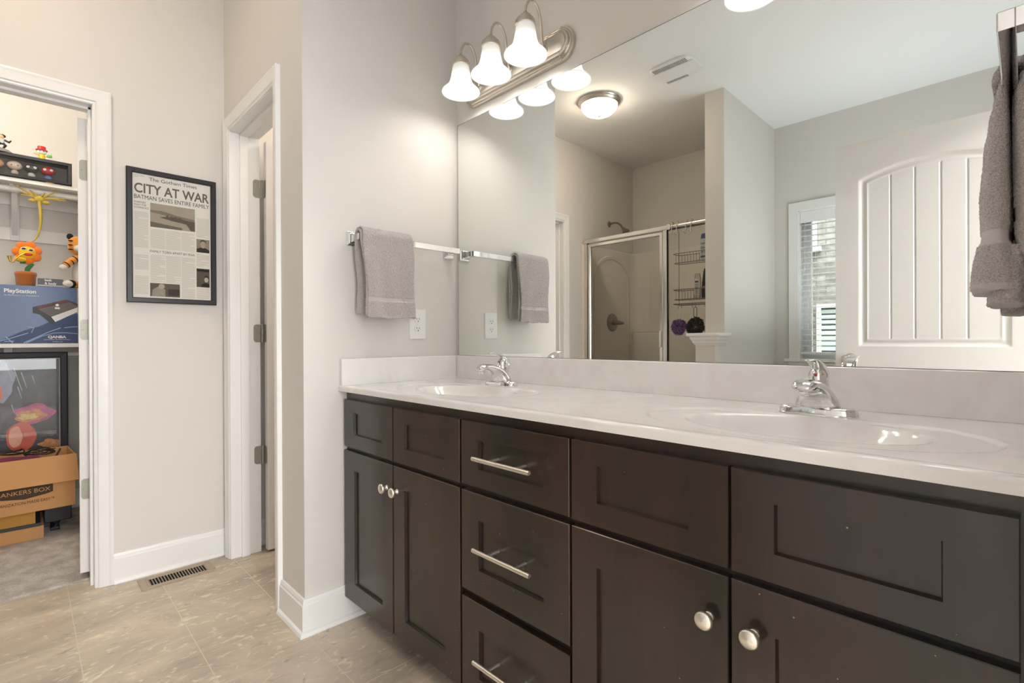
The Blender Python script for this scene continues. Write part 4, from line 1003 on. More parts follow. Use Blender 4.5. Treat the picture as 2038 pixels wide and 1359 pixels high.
# caddy, hooks, bottles, sponges behind the fixed panel
def loop(x0, x1, y0, y1, z, r, n=5):
    pts = []
    for cx, cy, a0 in ((x1-r, y1-r, 0), (x0+r, y1-r, 90), (x0+r, y0+r, 180), (x1-r, y0+r, 270)):
        pts += [(p_[0], p_[1], z) for p_ in arc(cx, cy, r, a0, a0+90, n)]
    return pts
ca = thing('shower_caddy', 'bronze wire shower caddy with two baskets, hanging behind the fixed shower glass', 'shower caddy', (0.04, -2.30, 1.95))
XC0, XC1, YC0, YC1 = -0.132, 0.205, -2.352, -2.240
finish('hanger_frame', MB().tube([(XC0, YC0, 1.32), (XC0, YC0, 1.90), (XC0+.005, -2.30, 1.955), (XC0+.005, YE+.02, 1.948)], 0.0024, 8).tube([(XC1, YC0, 1.32), (XC1, YC0, 1.90), (XC1-.02, -2.30, 1.955), (XC1-.02, YE+.02, 1.948)], 0.0024, 8).tube([(XC0, YC0, 1.32), (XC1, YC0, 1.32)], 0.002, 8), WIREM, ca)
for zt_, zb_ in ((1.7175, 1.645), (1.437, 1.362)):
    mb = MB().tube(loop(XC0, XC1, YC0, YC1, zt_, 0.03), 0.0026, 8, closed=True).tube(loop(XC0+.006, XC1-.006, YC0+.004, YC1-.004, zb_, 0.03), 0.0024, 8, closed=True)
    k = XC0+.03
    while k < XC1-.02:
        mb.tube([(k, YC1, zt_), (k, YC1-.004, zb_), (k, YC0+.004, zb_), (k, YC0, zt_)], 0.0013, 6); k += 0.0235
    finish('basket', mb, WIREM, ca)
finish('bottom_rack', MB().tube(loop(XC0, XC1, YC0, YC1+.01, 1.326, 0.04), 0.003, 8, closed=True), WIREM, ca)
for k in (-0.085, -0.058, 0.03, 0.055, 0.13, 0.155):
    finish('hook', MB().tube([(k, YC1-.006, 1.326), (k, YC1-.006, 1.300), (k+.004, YC1, 1.292), (k+.006, YC1+.008, 1.300)], 0.0017, 8), WIREM, ca)
for i, (xa, xb, lb) in enumerate(((-0.107, -0.066, 'double nickel hook over the shower rail, left pair in the mirror'), (0.008, 0.048, 'double nickel hook over the shower rail, right pair beside the partition wall'))):
    hk = thing('rail_hook', lb, 'hook', ((xa+xb)/2, YE, 1.945), group=None)
    for x in (xa, xb):
        pts = [(x, YE-.022, 1.90), (x, YE-.022, 1.94), (x, YE-.014, 1.955), (x, YE, 1.9605), (x, YE+.016, 1.953), (x, YE+.021, 1.935), (x, YE+.020, 1.87), (x, YE+.026, 1.852), (x, YE+.040, 1.848), (x, YE+.048, 1.862)]
        mb = MB().tube(pts, 0.0028, 8); ellipsoid(mb, (x, YE+.049, 1.868), (0.007, 0.007, 0.007), 12, 8)
        finish('hook', mb, SHFRAME, hk, smooth=True)
    finish('crossbar', MB().tube([(xa, YE+.021, 1.925), (xb, YE+.021, 1.925)], 0.0026, 8), SHFRAME, hk)
def bottle(name, label, c_, prof, mt, capm, flat=0.6, parts=()):
    b_ = thing(name, label, 'bottle', c_)
    mb = MB().lathe(prof, (0, 0, 0), 'z', 28)
    mb.v = [(c_[0]+x, c_[1]+y*flat, c_[2]+z) for x, y, z in mb.v]; finish('body', mb, mt, b_, smooth=True, angle=45)
    for nm, pr, mm_ in parts:
        mb = MB().lathe(pr, (0, 0, 0), 'z', 28); mb.v = [(c_[0]+x, c_[1]+y*flat, c_[2]+z) for x, y, z in mb.v]; finish(nm, mb, mm_, b_, smooth=True, angle=45)
    return b_
BLUE = mat('blue_plastic', (0.03, 0.07, 0.30), 0.35)
LBL = mat('white_label', (0.8, 0.8, 0.8), 0.5)
b_ = bottle('shampoo_bottle', 'white shampoo bottle with dark blue top in the upper caddy basket', (0.108, -2.296, 1.6478), [(0.0, 0), (0.026, 0.0), (0.031, 0.01), (0.038, 0.06), (0.040, 0.10), (0.038, 0.14), (0.033, 0.165)], WHITEPL, BLUE, 0.6,
       [('cap', [(0.0335, 0.1655), (0.031, 0.19), (0.026, 0.203), (0.0, 0.206)], BLUE), ('blue_band', [(0.0345, 0.022), (0.0362, 0.036), (0.0345, 0.036)], BLUE)])
mb = MB()
for k, z in enumerate((0.128, 0.121, 0.10, 0.094, 0.088, 0.065, 0.059)): mb.box(0.085, 0.125-(k % 3)*.006, -2.2715, -2.2710, 1.6478+z, 1.6478+z+.003)
finish('label_print', mb, mat('label_grey', (0.12, 0.13, 0.2), 0.6), b_)
b_ = bottle('body_wash_bottle', 'clear bottle with a white back label in the lower caddy basket', (0.046, -2.300, 1.3648), [(0.0, 0), (0.022, 0.0), (0.025, 0.01), (0.026, 0.15), (0.022, 0.165), (0.020, 0.19), (0.0, 0.192)], glass_mat('clear_plastic', (0.93, 0.88, 0.84)), None, 0.6)
finish('label', MB().box(0.0285, 0.0635, -2.2838, -2.2830, 1.392, 1.515), LBL, b_)
mb = MB().box(0.033, 0.059, -2.2828, -2.2824, 1.485, 1.498)
for k in range(9): mb.box(0.033, 0.059-(k % 2)*.005, -2.2828, -2.2824, 1.40+k*.009, 1.403+k*.009)
finish('label_print', mb, INK, b_)
bottle('shower_gel_bottle', 'black tapered shower gel bottle in the lower caddy basket beside the partition', (0.118, -2.296, 1.3648), [(0.0, 0), (0.036, 0.0), (0.040, 0.015), (0.040, 0.06), (0.034, 0.12), (0.024, 0.20), (0.018, 0.222), (0.0, 0.226)], BLACKPL, None, 0.6,
       [('badge', [(0.0402, 0.070), (0.0394, 0.088), (0.036, 0.088)], mat('badge_grey', (0.3, 0.3, 0.3), 0.3, 0.7))])
def pouf(name, label, c_, R, mt, seed, strm, ztop):
    rg = random.Random(seed)
    p_ = thing(name, label, 'bath sponge', c_)
    mb = MB()
    for k in range(70):     # ruffled mesh petals
        d = Vector((rg.gauss(0, 1), rg.gauss(0, 1), rg.gauss(0, 1))).normalized(); a = d.orthogonal().normalized(); b = d.cross(a)
        ph = rg.uniform(0, 6.28); L_ = R*rg.uniform(.8, 1.05); wd = R*rg.uniform(.35, .5)
        def f(u, v, d=d, a=a, b=b, ph=ph, L_=L_, wd=wd):
            w_ = (u-.5)*2*wd*(0.35+v*.9); q = 0.22*R*math.sin(u*14+ph)*v
            p = d*(L_*(0.25+0.75*v))+a*(w_*math.cos(ph)+q*math.sin(ph))+b*(w_*math.sin(ph)-q*math.cos(ph))
            return (c_[0]+p.x, c_[1]+p.y*.7, c_[2]+p.z)
        mb.grid(f, 9, 4)
    finish('netting', mb, mt, p_, smooth=True, angle=180)
    finish('loop_string', MB().tube([(c_[0], c_[1], c_[2]+R*.7), (c_[0]-.012, c_[1], c_[2]+R*1.2), (c_[0]-.013, c_[1], ztop-.01), (c_[0], c_[1], ztop), (c_[0]+.013, c_[1], ztop-.01), (c_[0]+.012, c_[1], c_[2]+R*1.2)], 0.0022, 8, closed=True), strm, p_)
pouf('bath_pouf', 'purple mesh bath pouf hanging from the shower caddy', (-0.105, -2.292, 1.150), 0.060, mat('purple_mesh', (0.42, 0.17, 0.62), 0.5), 1, WHITEPL, 1.302)
pouf('bath_pouf', 'black mesh bath pouf hanging beside the purple one', (0.030, -2.292, 1.150), 0.068, mat('black_mesh', (0.015, 0.016, 0.018), 0.3), 2, BLACKPL, 1.302)
t = thing('back_brush', 'brown-handled bath brush hanging beside the black pouf', 'brush', (0.150, -2.262, 1.10))
finish('handle', MB().tube([(0.152, -2.268, 1.295), (0.152, -2.268, 1.15)], [0.005, 0.007], 10), mat('brush_wood', (0.25, 0.10, 0.04), 0.4), t, smooth=True)
finish('bristle_head', MB().tube([(0.152, -2.268, 1.149), (0.151, -2.268, 1.12), (0.150, -2.268, 1.06)], [0.008, 0.018, 0.014], 14), mat('brush_grey', (0.14, 0.10, 0.08), 0.8), t, smooth=True)

# ------------------------------------------------------------------ closet
MEL = mat('white_melamine', (0.84, 0.82, 0.79), 0.45)
def one(name, label, cat, mb, mt, **k):
    return tag(finish(name, mb, mt, **k), label, cat)
SX = -2.06
one('closet_shelf', 'upper white closet shelf carrying the black display case', 'shelf', MB().box(CX_BACK+.0005, SX, CY1+.0005, CY0-.0005, 1.931, 1.952), MEL, bevel=0.001)
one('closet_shelf', 'lower white closet shelf carrying the blue game box', 'shelf', MB().box(CX_BACK+.0005, -2.04, CY1+.0005, CY0-.0005, 1.021, 1.043), MEL, bevel=0.001)
struct('trim_12', MB().box(CX_BACK+.0004, CX_BACK+.018, CY1+.0005, CY0-.0005, 1.862, 1.9305), MEL, bevel=0.001)
struct('trim_13', MB().box(CX_BACK+.0004, CX_BACK+.016, CY1+.0005, CY0-.0005, 1.655, 1.728), MEL, bevel=0.001)
struct('trim_14', MB().box(CX_BACK+.0004, CX_BACK+.018, CY1+.0005, CY0-.0005, 0.952, 1.0205), MEL, bevel=0.001)
one('closet_rod', 'white closet rod under the upper shelf', 'closet rod', MB().tube([(-2.13, CY1+.001, 1.905), (-2.13, CY0-.001, 1.905)], 0.0155, 20), MEL, smooth=True)
one('closet_rod', 'white closet rod under the lower shelf, behind the poster frame', 'closet rod', MB().tube([(-2.245, CY1+.001, 0.978), (-2.245, CY0-.001, 0.978)], 0.0135, 20), MEL, smooth=True)
def bracket(label, yc, zt_, zb_, xf, zr, rr):
    t = thing('shelf_bracket', label, 'bracket', (CX_BACK+.02, yc, zt_))
    BR = mat('bracket_white', (0.72, 0.72, 0.70), 0.4)
    finish('wall_strap', MB().box(CX_BACK+.0165, CX_BACK+.0225, yc-.019, yc+.019, zb_, zt_), BR, t, bevel=0.002)
    finish('diagonal_brace', MB().add([(CX_BACK+.022, yc+s_*w_, zb_+.03+k) for s_, w_ in ((-1, .012), (1, .012)) for k in (0, .02)]+[(xf-.01, yc+s_*w_, zt_-.02+k) for s_, w_ in ((-1, .012), (1, .012)) for k in (0, .018)], [(0, 1, 3, 2), (4, 6, 7, 5), (0, 4, 5, 1), (2, 3, 7, 6), (0, 2, 6, 4), (1, 5, 7, 3)]), BR, t)
    hk = [((rr+.004)*math.cos(a), zr+(rr+.004)*math.sin(a)) for a in [math.radians(-150+k*20) for k in range(13)]]
    finish('rod_hook', MB().prism(hk+[(p_[0]*1+0.0, p_[1]) for p_ in [((rr+.0005)*math.cos(math.radians(90-k*20)), zr+(rr+.0005)*math.sin(math.radians(90-k*20))) for k in range(13)]], lambda u, v, h: (xf+u, yc+h, v), -.018, .018).box(xf-.02, xf+.006, yc-.018, yc+.018, zr+rr+.002, zt_-.0005), BR, t)
bracket('white bracket holding the upper closet shelf and rod', -1.446, 1.9300, 1.653, -2.13, 1.905, 0.0155)
bracket('white bracket under the lower closet shelf, mostly behind the poster', -1.476, 1.0200, 0.80, -2.245, 0.978, 0.0135)

def yz(x):
    return lambda u, v, h: (x+h, u, v)
# display case
dc = thing('display_case', 'long black framed display case with toy heads on the upper closet shelf', 'display case', (-2.09, -1.5, 1.953))
ya, yb, za, zb = -1.84, -1.2072, 1.9535, 2.0815
finish('case_frame', MB().sweep([(ya, za), (yb, za), (yb, zb), (ya, zb)], [(0, -0.075), (0, 0), (0.004, 0.003), (0.016, 0.0), (0.019, -0.006), (0.019, -0.075)], yz(-2.052), closed=True), BLACKFR, dc)
finish('case_back', MB().box(-2.127, -2.122, ya+.01, yb-.01, za+.01, zb-.01), mat('case_grey', (0.13, 0.13, 0.125), 0.6), dc)
finish('case_glass', MB().box(-2.062, -2.060, ya+.019, yb-.019, za+.019, zb-.019), GLASS, dc)
for y, cl, c2 in ((-1.515, (0.80, 0.42, 0.28), (0.8, 0.4, 0.3)), (-1.443, (0.72, 0.60, 0.50), (0.62, 0.52, 0.46)), (-1.376, (0.08, 0.08, 0.08), (0.6, 0.6, 0.6)), (-1.308, (0.60, 0.04, 0.05), (0.12, 0.25, 0.6))):
    mb = MB(); ellipsoid(mb, (-2.092, y, 2.026), (0.022, 0.031, 0.024), 24, 14)
    f_ = finish('toy_head', mb, mat('toy_paint', cl, 0.35), dc, smooth=True)
    mb = MB(); ellipsoid(mb, (-2.095, y, 1.988), (0.013, 0.016, 0.0155), 18, 10); finish('toy_body', mb, mat('toy_paint', c2, 0.35), f_, smooth=True)
    if cl[0] < .7:
        mb = MB()
        for s_ in (-1, 1): ellipsoid(mb, (-2.0735, y+s_*.0135, 2.028), (0.004, 0.0085, 0.0075), 14, 8)
        finish('toy_eyes', mb, WHITEPL, f_, smooth=True)
    else:
        mb = MB()
        for s_ in (-1, 1): ellipsoid(mb, (-2.0712, y+s_*.0125, 2.024), (0.002, 0.0025, 0.003), 10, 6)
        finish('toy_eyes', mb, INK, f_, smooth=True)
one('yellow_tag', 'small yellow tag lying on the upper shelf edge under the display case', 'tag', MB().box(-2.0605, -2.0500, -1.318, -1.285, 1.9522, 1.9533), mat('tag_yellow', (0.75, 0.5, 0.1), 0.5))
# toys on the case
t = thing('toy_figure', 'small yellow toy figure with a red hat on top of the display case', 'toy', (-2.09, -1.3325, 2.082))
mb = MB().lathe([(0.010, 0.0), (0.014, 0.004), (0.0125, 0.02), (0.010, 0.032)], (-2.085, -1.3325, 2.0818), 'z', 16); finish('body', mb, mat('toy_yellow', (0.85, 0.60, 0.01), 0.4), t, smooth=True)
mb = MB(); ellipsoid(mb, (-2.085, -1.334, 2.125), (0.017, 0.022, 0.0145), 18, 10); finish('head', mb, WHITEPL, t, smooth=True)
mb = MB().lathe([(0.026, 0.0), (0.026, 0.003), (0.0185, 0.004), (0.0175, 0.022), (0.0, 0.026)], (-2.086, -1.334, 2.1345), 'z', 20); finish('hat', mb, RED, t, smooth=True, angle=40)
mb = MB()
for s_ in (-1, 1): ellipsoid(mb, (-2.0685, -1.334+s_*.008, 2.128), (0.002, 0.0025, 0.003), 8, 6)
finish('eyes', mb, INK, t)
finish('arms', MB().tube([(-2.085, -1.343, 2.106), (-2.075, -1.366, 2.112)], 0.0035, 8).tube([(-2.085, -1.322, 2.105), (-2.075, -1.302, 2.102)], 0.0035, 8), mat('toy_yellow2', (0.85, 0.65, 0.10), 0.4), t, smooth=True)
mb = MB(); ellipsoid(mb, (-2.075, -1.302, 2.108), (0.006, 0.013, 0.009), 12, 8); mb.tube([(-2.075, -1.292, 2.098), (-2.075, -1.294, 2.128)], 0.0012, 6); finish('green_boat', mb, mat('toy_green', (0.20, 0.55, 0.12), 0.4), t, smooth=True)
t = thing('toy_figure', 'small black and white fighter figure on a grey rock base atop the display case', 'toy', (-2.09, -1.495, 2.082))
finish('rock_base', MB().lathe([(0.056, 0.0), (0.050, 0.008), (0.034, 0.020), (0.018, 0.027), (0, 0.028)], (-2.098, -1.497, 2.0818), 'z', 18), mat('rock_grey', (0.20, 0.20, 0.19), 0.8), t, smooth=True)
finish('legs', MB().tube([(-2.09, -1.487, 2.108), (-2.085, -1.478, 2.124), (-2.09, -1.490, 2.137)], [0.004, 0.007, 0.008], 8).tube([(-2.09, -1.506, 2.108), (-2.085, -1.512, 2.124), (-2.09, -1.492, 2.137)], [0.004, 0.007, 0.008], 8), BLACKPL, t, smooth=True)
finish('torso', MB().tube([(-2.09, -1.491, 2.135), (-2.09, -1.493, 2.158)], [0.009, 0.013], 10), mat('toy_white', (0.6, 0.62, 0.62), 0.5), t, smooth=True)
mb = MB(); ellipsoid(mb, (-2.088, -1.494, 2.170), (0.0105, 0.011, 0.012), 14, 8); finish('head', mb, mat('toy_skin', (0.75, 0.48, 0.25), 0.5), t, smooth=True)
mb = MB(); ellipsoid(mb, (-2.094, -1.491, 2.176), (0.013, 0.015, 0.010), 14, 8); finish('hair', mb, BLACKPL, t, smooth=True)
finish('arm', MB().tube([(-2.088, -1.482, 2.154), (-2.078, -1.464, 2.143), (-2.07, -1.456, 2.152)], [0.005, 0.0055, 0.003], 8).tube([(-2.088, -1.504, 2.154), (-2.078, -1.520, 2.146)], [0.005, 0.004], 8), BLACKPL, t, smooth=True)
one('toy_ring', 'tiny gold ring lying on the display case between the two toy figures', 'toy', MB().tube([(-2.085+.010*math.cos(2*PI*k/20), -1.431+.010*math.sin(2*PI*k/20), 2.0858) for k in range(20)], 0.0036, 8, closed=True), mat('toy_gold', (0.8, 0.5, 0.2), 0.4), smooth=True)

# yellow rubber toy with long thin arms, hanging by its tail in front of the rod
YEL = mat('rubber_yellow', (0.52, 0.37, 0.05), 0.5, bump=0.4, bscale=500)
t = thing('rubber_toy', 'yellow rubber octopus-like toy with long thin arms, hooked on the upper closet rod', 'toy', (-2.10, -1.345, 1.86))
mb = MB(); ellipsoid(mb, (-2.098, -1.345, 1.862), (0.012, 0.022, 0.018), 20, 12); ellipsoid(mb, (-2.094, -1.374, 1.847), (0.011, 0.017, 0.011), 16, 10); ellipsoid(mb, (-2.094, -1.316, 1.845), (0.011, 0.017, 0.011), 16, 10)
finish('body', mb, YEL, t, smooth=True)
for (yy, zz, mid) in ((-1.450, 1.925, .2), (-1.383, 1.905, .1), (-1.425, 1.890, .25), (-1.420, 1.872, .2), (-1.322, 1.900, .1), (-1.266, 1.922, .2), (-1.232, 1.880, .3), (-1.230, 1.870, .25)):
    my, mz = -1.345+(yy+1.345)*.5, 1.865+(zz-1.865)*.45+.010*mid
    finish('arm', MB().tube([(-2.100, -1.345+(yy+1.345)*.1, 1.866), (-2.088, my, mz), (-2.096, yy, zz)], [0.005, 0.0042, 0.0022], 8), YEL, t, smooth=True)
finish('tail', MB().tube([(-2.098, -1.345, 1.850), (-2.092, -1.341, 1.80), (-2.092, -1.339, 1.75), (-2.094, -1.342, 1.70), (-2.096, -1.352, 1.65), (-2.098, -1.368, 1.622), (-2.10, -1.378, 1.612)], [0.008, 0.0075, 0.0068, 0.006, 0.0048, 0.0035, 0.002], 10), YEL, t, smooth=True)

# big blue product box
BX0 = -2.046
def bxp(px, py): return (-1.502+px*0.002044, 1.0435+(686-py)*0.002695)
bx = thing('game_controller_box', 'large blue box with a pictured arcade joystick on the lower closet shelf', 'box', (-2.10, -1.5, 1.0435))
BLU = mat('box_blue', lin((78, 102, 145)), 0.35, var=0.10, vscale=3)
finish('carton', MB().box(-2.17, BX0, -1.83, -1.1885, 1.0435, 1.3635), BLU, bx, bevel=0.0015)
def ptx(px0, px1, py0, py1): pass
def printed(name, pts, mt, par, lev, x=BX0, fn=bxp, sc=11.325, ox=0, oy=580):
    pl = [fn(ox+p_[0]/sc, oy+p_[1]/sc) for p_ in pts]
    return finish(name, MB().prism(pl, lambda u, v, h: (x+h, u, v), 0.0002+lev*.0002, 0.0003+lev*.0002), mt, par)
PG = mat('print_grey', lin((104, 99, 98)), 0.5); PD = mat('print_dark', lin((62, 66, 66)), 0.5); PR = mat('print_red', lin((120, 62, 58)), 0.5); PW = mat('print_white', lin((232, 232, 232)), 0.5); PLB = mat('print_light_blue', lin((150, 184, 222)), 0.5); PDB = mat('print_dark_blue', lin((58, 76, 116)), 0.5)
printed('print_shadow', [(0, 1195), (0, 1130), (500, 900), (850, 800), (1180, 640), (1750, 480), (1750, 1195)], PDB, bx, 0)
printed('pictured_joystick', [(700, 350), (1480, 145), (1750, 235), (1750, 430), (1215, 700), (1130, 745), (850, 520), (700, 490)], PD, bx, 1)
printed('pictured_joystick', [(820, 395), (1560, 200), (1750, 300), (1750, 330), (1120, 565)], PG, bx, 2)
printed('pictured_joystick', [(760, 345), (1160, 240), (1160, 265), (850, 375)], PR, bx, 2); printed('pictured_joystick', [(1210, 225), (1480, 150), (1540, 190), (1300, 250)], PR, bx, 3)
printed('pictured_joystick', [(1120, 570), (1750, 325), (1750, 435), (1215, 690)], PW, bx, 3)
for cx_, cy_, rr_ in ((1262, 285, 42), (1235, 358, 34), (1292, 360, 34)):
    printed('pictured_button', [(cx_+rr_*math.cos(2*PI*k/16), cy_+rr_*.7*math.sin(2*PI*k/16)) for k in range(16)], PW, bx, 4)
def stroke(pts, wd, nm='print_line'):
    a = []
    for i, p_ in enumerate(pts):
        q = pts[min(i+1, len(pts)-1)]; r_ = pts[max(i-1, 0)]; d = Vector((q[0]-r_[0], q[1]-r_[1])).normalized(); a.append((p_[0]-d.y*wd, p_[1]+d.x*wd))
    b = []
    for i, p_ in enumerate(pts):
        q = pts[min(i+1, len(pts)-1)]; r_ = pts[max(i-1, 0)]; d = Vector((q[0]-r_[0], q[1]-r_[1])).normalized(); b.append((p_[0]+d.y*wd, p_[1]-d.x*wd))
    printed(nm, a+b[::-1], PLB, bx, 5)
stroke([(500, 1185), (820, 1040), (1060, 930), (1340, 828)], 9); stroke([(560, 1185), (900, 1030), (1180, 955), (1450, 945), (1748, 970)], 8); stroke([(1430, 825), (1600, 803), (1748, 800)], 9)
stroke([(0, 1140), (200, 1085), (600, 955)], 8); stroke([(120, 1050), (265, 1185)], 11); stroke([(580, 815), (730, 835), (670, 945)], 9); stroke([(80, 1155), (290, 1140)], 9)
def btext(name, s, size, px, py, pxw, bold=0.0):
    y_, z_ = bxp(px, py); return letters(name, s, size, y_, z_, (pxw-px)*0.002044, PW, bx, bold, lambda u, v, h: (BX0+.0012+h, u, v))
btext('lettering', 'PlayStation', 0.029, 7.3, 582.8, 69, 0.0008); btext('lettering', 'for PlayStation 3 and PlayStation 2', 0.0085, 7.5, 589, 74, 0.0)
btext('lettering', 'QANBA', 0.020, 92, 675, 130, 0.0008); btext('lettering', 'ENGINEERED ARCADE JOYSTICK', 0.0062, 84, 679, 138, 0.0); btext('lettering', 'WORLD USE', 0.0062, 101, 683.4, 122, 0.0)

t = thing('small_gift_box', 'small dark grey box with white lettering on top of the blue box', 'box', (-2.08, -1.30, 1.364))
finish('carton', MB().box(-2.115, -2.052, -1.3535, -1.2480, 1.3637, 1.4095), mat('box_grey', lin((92, 95, 100)), 0.5), t, bevel=0.001)
finish('pale_band', MB().box(-2.0522, -2.0512, -1.3530, -1.2485, 1.3660, 1.3735), mat('band_grey', lin((185, 185, 185)), 0.5), t)
letters('lettering', 'bath\n& body', 0.018, -1.326, 1.3945, 0.050, PW, t, 0.0005, lambda u, v, h: (-2.0510+h, u, v))

# dancing flower toy in a plush pot
fl = thing('flower_toy', 'plush dancing flower toy with orange petals in a plush pot, on the blue box', 'toy', (-2.105, -1.402, 1.364))
ORP = mat('plush_orange', (0.85, 0.20, 0.01), 0.9, bump=0.5, bscale=400, sheen=0.5); YP = mat('plush_yellow', (0.90, 0.55, 0.01), 0.9, sheen=0.4); GRN = mat('plush_green', (0.03, 0.22, 0.06), 0.9, sheen=0.4); POT = mat('plush_pot', (0.52, 0.15, 0.02), 0.85, bump=0.5, bscale=300, sheen=0.5)
finish('pot', MB().lathe([(0.036, 0.0), (0.040, 0.006), (0.0435, 0.058), (0.0455, 0.060), (0.0465, 0.068), (0.0455, 0.078), (0.040, 0.081), (0.0, 0.074)], (-2.105, -1.402, 1.3638), 'z', 28), POT, fl, smooth=True, angle=60)
finish('stem', MB().tube([(-2.105, -1.398, 1.438), (-2.10, -1.394, 1.462), (-2.095, -1.378, 1.487), (-2.092, -1.394, 1.500), (-2.09, -1.425, 1.500)], [0.011, 0.012, 0.012, 0.013, 0.013], 12), GRN, fl, smooth=True)
fc = Vector((-2.085, -1.395, 1.550))
mb = MB()
for k in range(7):
    a = 2*PI*k/7+.35; ellipsoid(mb, (fc.x-.004, fc.y+.040*math.cos(a), fc.z+.042*math.sin(a)), (0.013, 0.024, 0.025), 16, 10)
finish('petals', mb, ORP, fl, smooth=True)
mb = MB(); ellipsoid(mb, (fc.x+.002, fc.y, fc.z), (0.017, 0.036, 0.036), 22, 12); finish('face', mb, YP, fl, smooth=True)
mb = MB()
for s_ in (-1, 1): ellipsoid(mb, (fc.x+.017, fc.y+s_*.0145, fc.z+.016-s_*.003), (0.004, 0.013, 0.0085), 14, 8)
gl_ = finish('sunglasses', mb, WHITEPL, fl, smooth=True)
mb = MB()
for s_ in (-1, 1): ellipsoid(mb, (fc.x+.0195, fc.y+s_*.0145, fc.z+.016-s_*.003), (0.003, 0.009, 0.0055), 14, 8)
finish('lenses', mb, BLACKPL, gl_, smooth=True)
mb = MB(); ellipsoid(mb, (fc.x+.016, fc.y+.003, fc.z-.011), (0.005, 0.020, 0.0085), 14, 8); finish('mouth', mb, RED, fl, smooth=True)
finish('arms', MB().tube([(-2.09, -1.402, 1.510), (-2.075, -1.425, 1.508), (-2.065, -1.447, 1.512)], [0.012, 0.012, 0.009], 12), YP, fl, smooth=True)
finish('saxophone', MB().tube([(-2.062, -1.402, 1.545), (-2.058, -1.425, 1.527), (-2.056, -1.444, 1.503), (-2.055, -1.452, 1.490), (-2.054, -1.462, 1.491), (-2.054, -1.465, 1.505), (-2.052, -1.467, 1.522)], [0.002, 0.0028, 0.0035, 0.0045, 0.0055, 0.0065, 0.0095], 12), mat('toy_brass', (0.75, 0.55, 0.15), 0.25, 0.9), fl, smooth=True)

# plush toy half hidden by the door
pl = thing('plush_toy', 'orange striped plush toy sitting on the blue box, half hidden by the closet door', 'toy', (-2.11, -1.17, 1.364))
ORG = mat('plush_stripe_orange', (0.85, 0.33, 0.05), 0.9, bump=0.4, bscale=400, sheen=0.4); WPL = mat('plush_white', (0.80, 0.76, 0.70), 0.95, bump=0.4, bscale=400); BPL = mat('plush_black', (0.015, 0.014, 0.014), 0.95)
mb = MB(); ellipsoid(mb, (-2.11, -1.168, 1.450), (0.036, 0.040, 0.084), 22, 14); finish('body', mb, WPL, pl, smooth=True)
mb = MB(); ellipsoid(mb, (-2.10, -1.178, 1.618), (0.040, 0.050, 0.056), 24, 14); hd_ = finish('head', mb, ORG, pl, smooth=True)
mb = MB(); ellipsoid(mb, (-2.068, -1.172, 1.598), (0.022, 0.030, 0.022), 18, 10); finish('muzzle', mb, WPL, hd_, smooth=True)
mb = MB(); ellipsoid(mb, (-2.10, -1.215, 1.667), (0.008, 0.016, 0.018), 14, 10); finish('ear', mb, BPL, hd_, smooth=True)
for zz, a in ((1.640, .1), (1.615, 0), (1.59, -.1)):
    mb = MB(); ellipsoid(mb, (-2.072, -1.214, zz), (0.010, 0.012, 0.0035), 12, 6); finish('stripe', mb, BPL, hd_, smooth=True)
arm_ = finish('arm', MB().tube([(-2.095, -1.185, 1.548), (-2.080, -1.213, 1.520), (-2.068, -1.238, 1.492)], [0.018, 0.0185, 0.018], 16), ORG, pl, smooth=True)
for q in (.2, .55, .9):
    p0 = Vector((-2.095, -1.185, 1.548)).lerp(Vector((-2.068, -1.238, 1.492)), q); d = Vector((.027, -.053, -.056)).normalized()
    finish('stripe', MB().tube([p0-d*.003, p0+d*.003], 0.0197, 16), BPL, arm_, smooth=True)
mb = MB(); ellipsoid(mb, (-2.063, -1.246, 1.481), (0.017, 0.019, 0.017), 16, 10); finish('paw', mb, WPL, arm_, smooth=True)
leg_ = finish('leg', MB().tube([(-2.10, -1.185, 1.388), (-2.065, -1.214, 1.388)], [0.022, 0.022], 16), ORG, pl, smooth=True)
finish('stripe', MB().tube([(-2.072, -1.208, 1.388), (-2.064, -1.215, 1.388)], 0.0232, 16), BPL, leg_, smooth=True)
mb = MB(); ellipsoid(mb, (-2.055, -1.228, 1.386), (0.018, 0.024, 0.0205), 18, 10); finish('foot', mb, WPL, leg_, smooth=True)

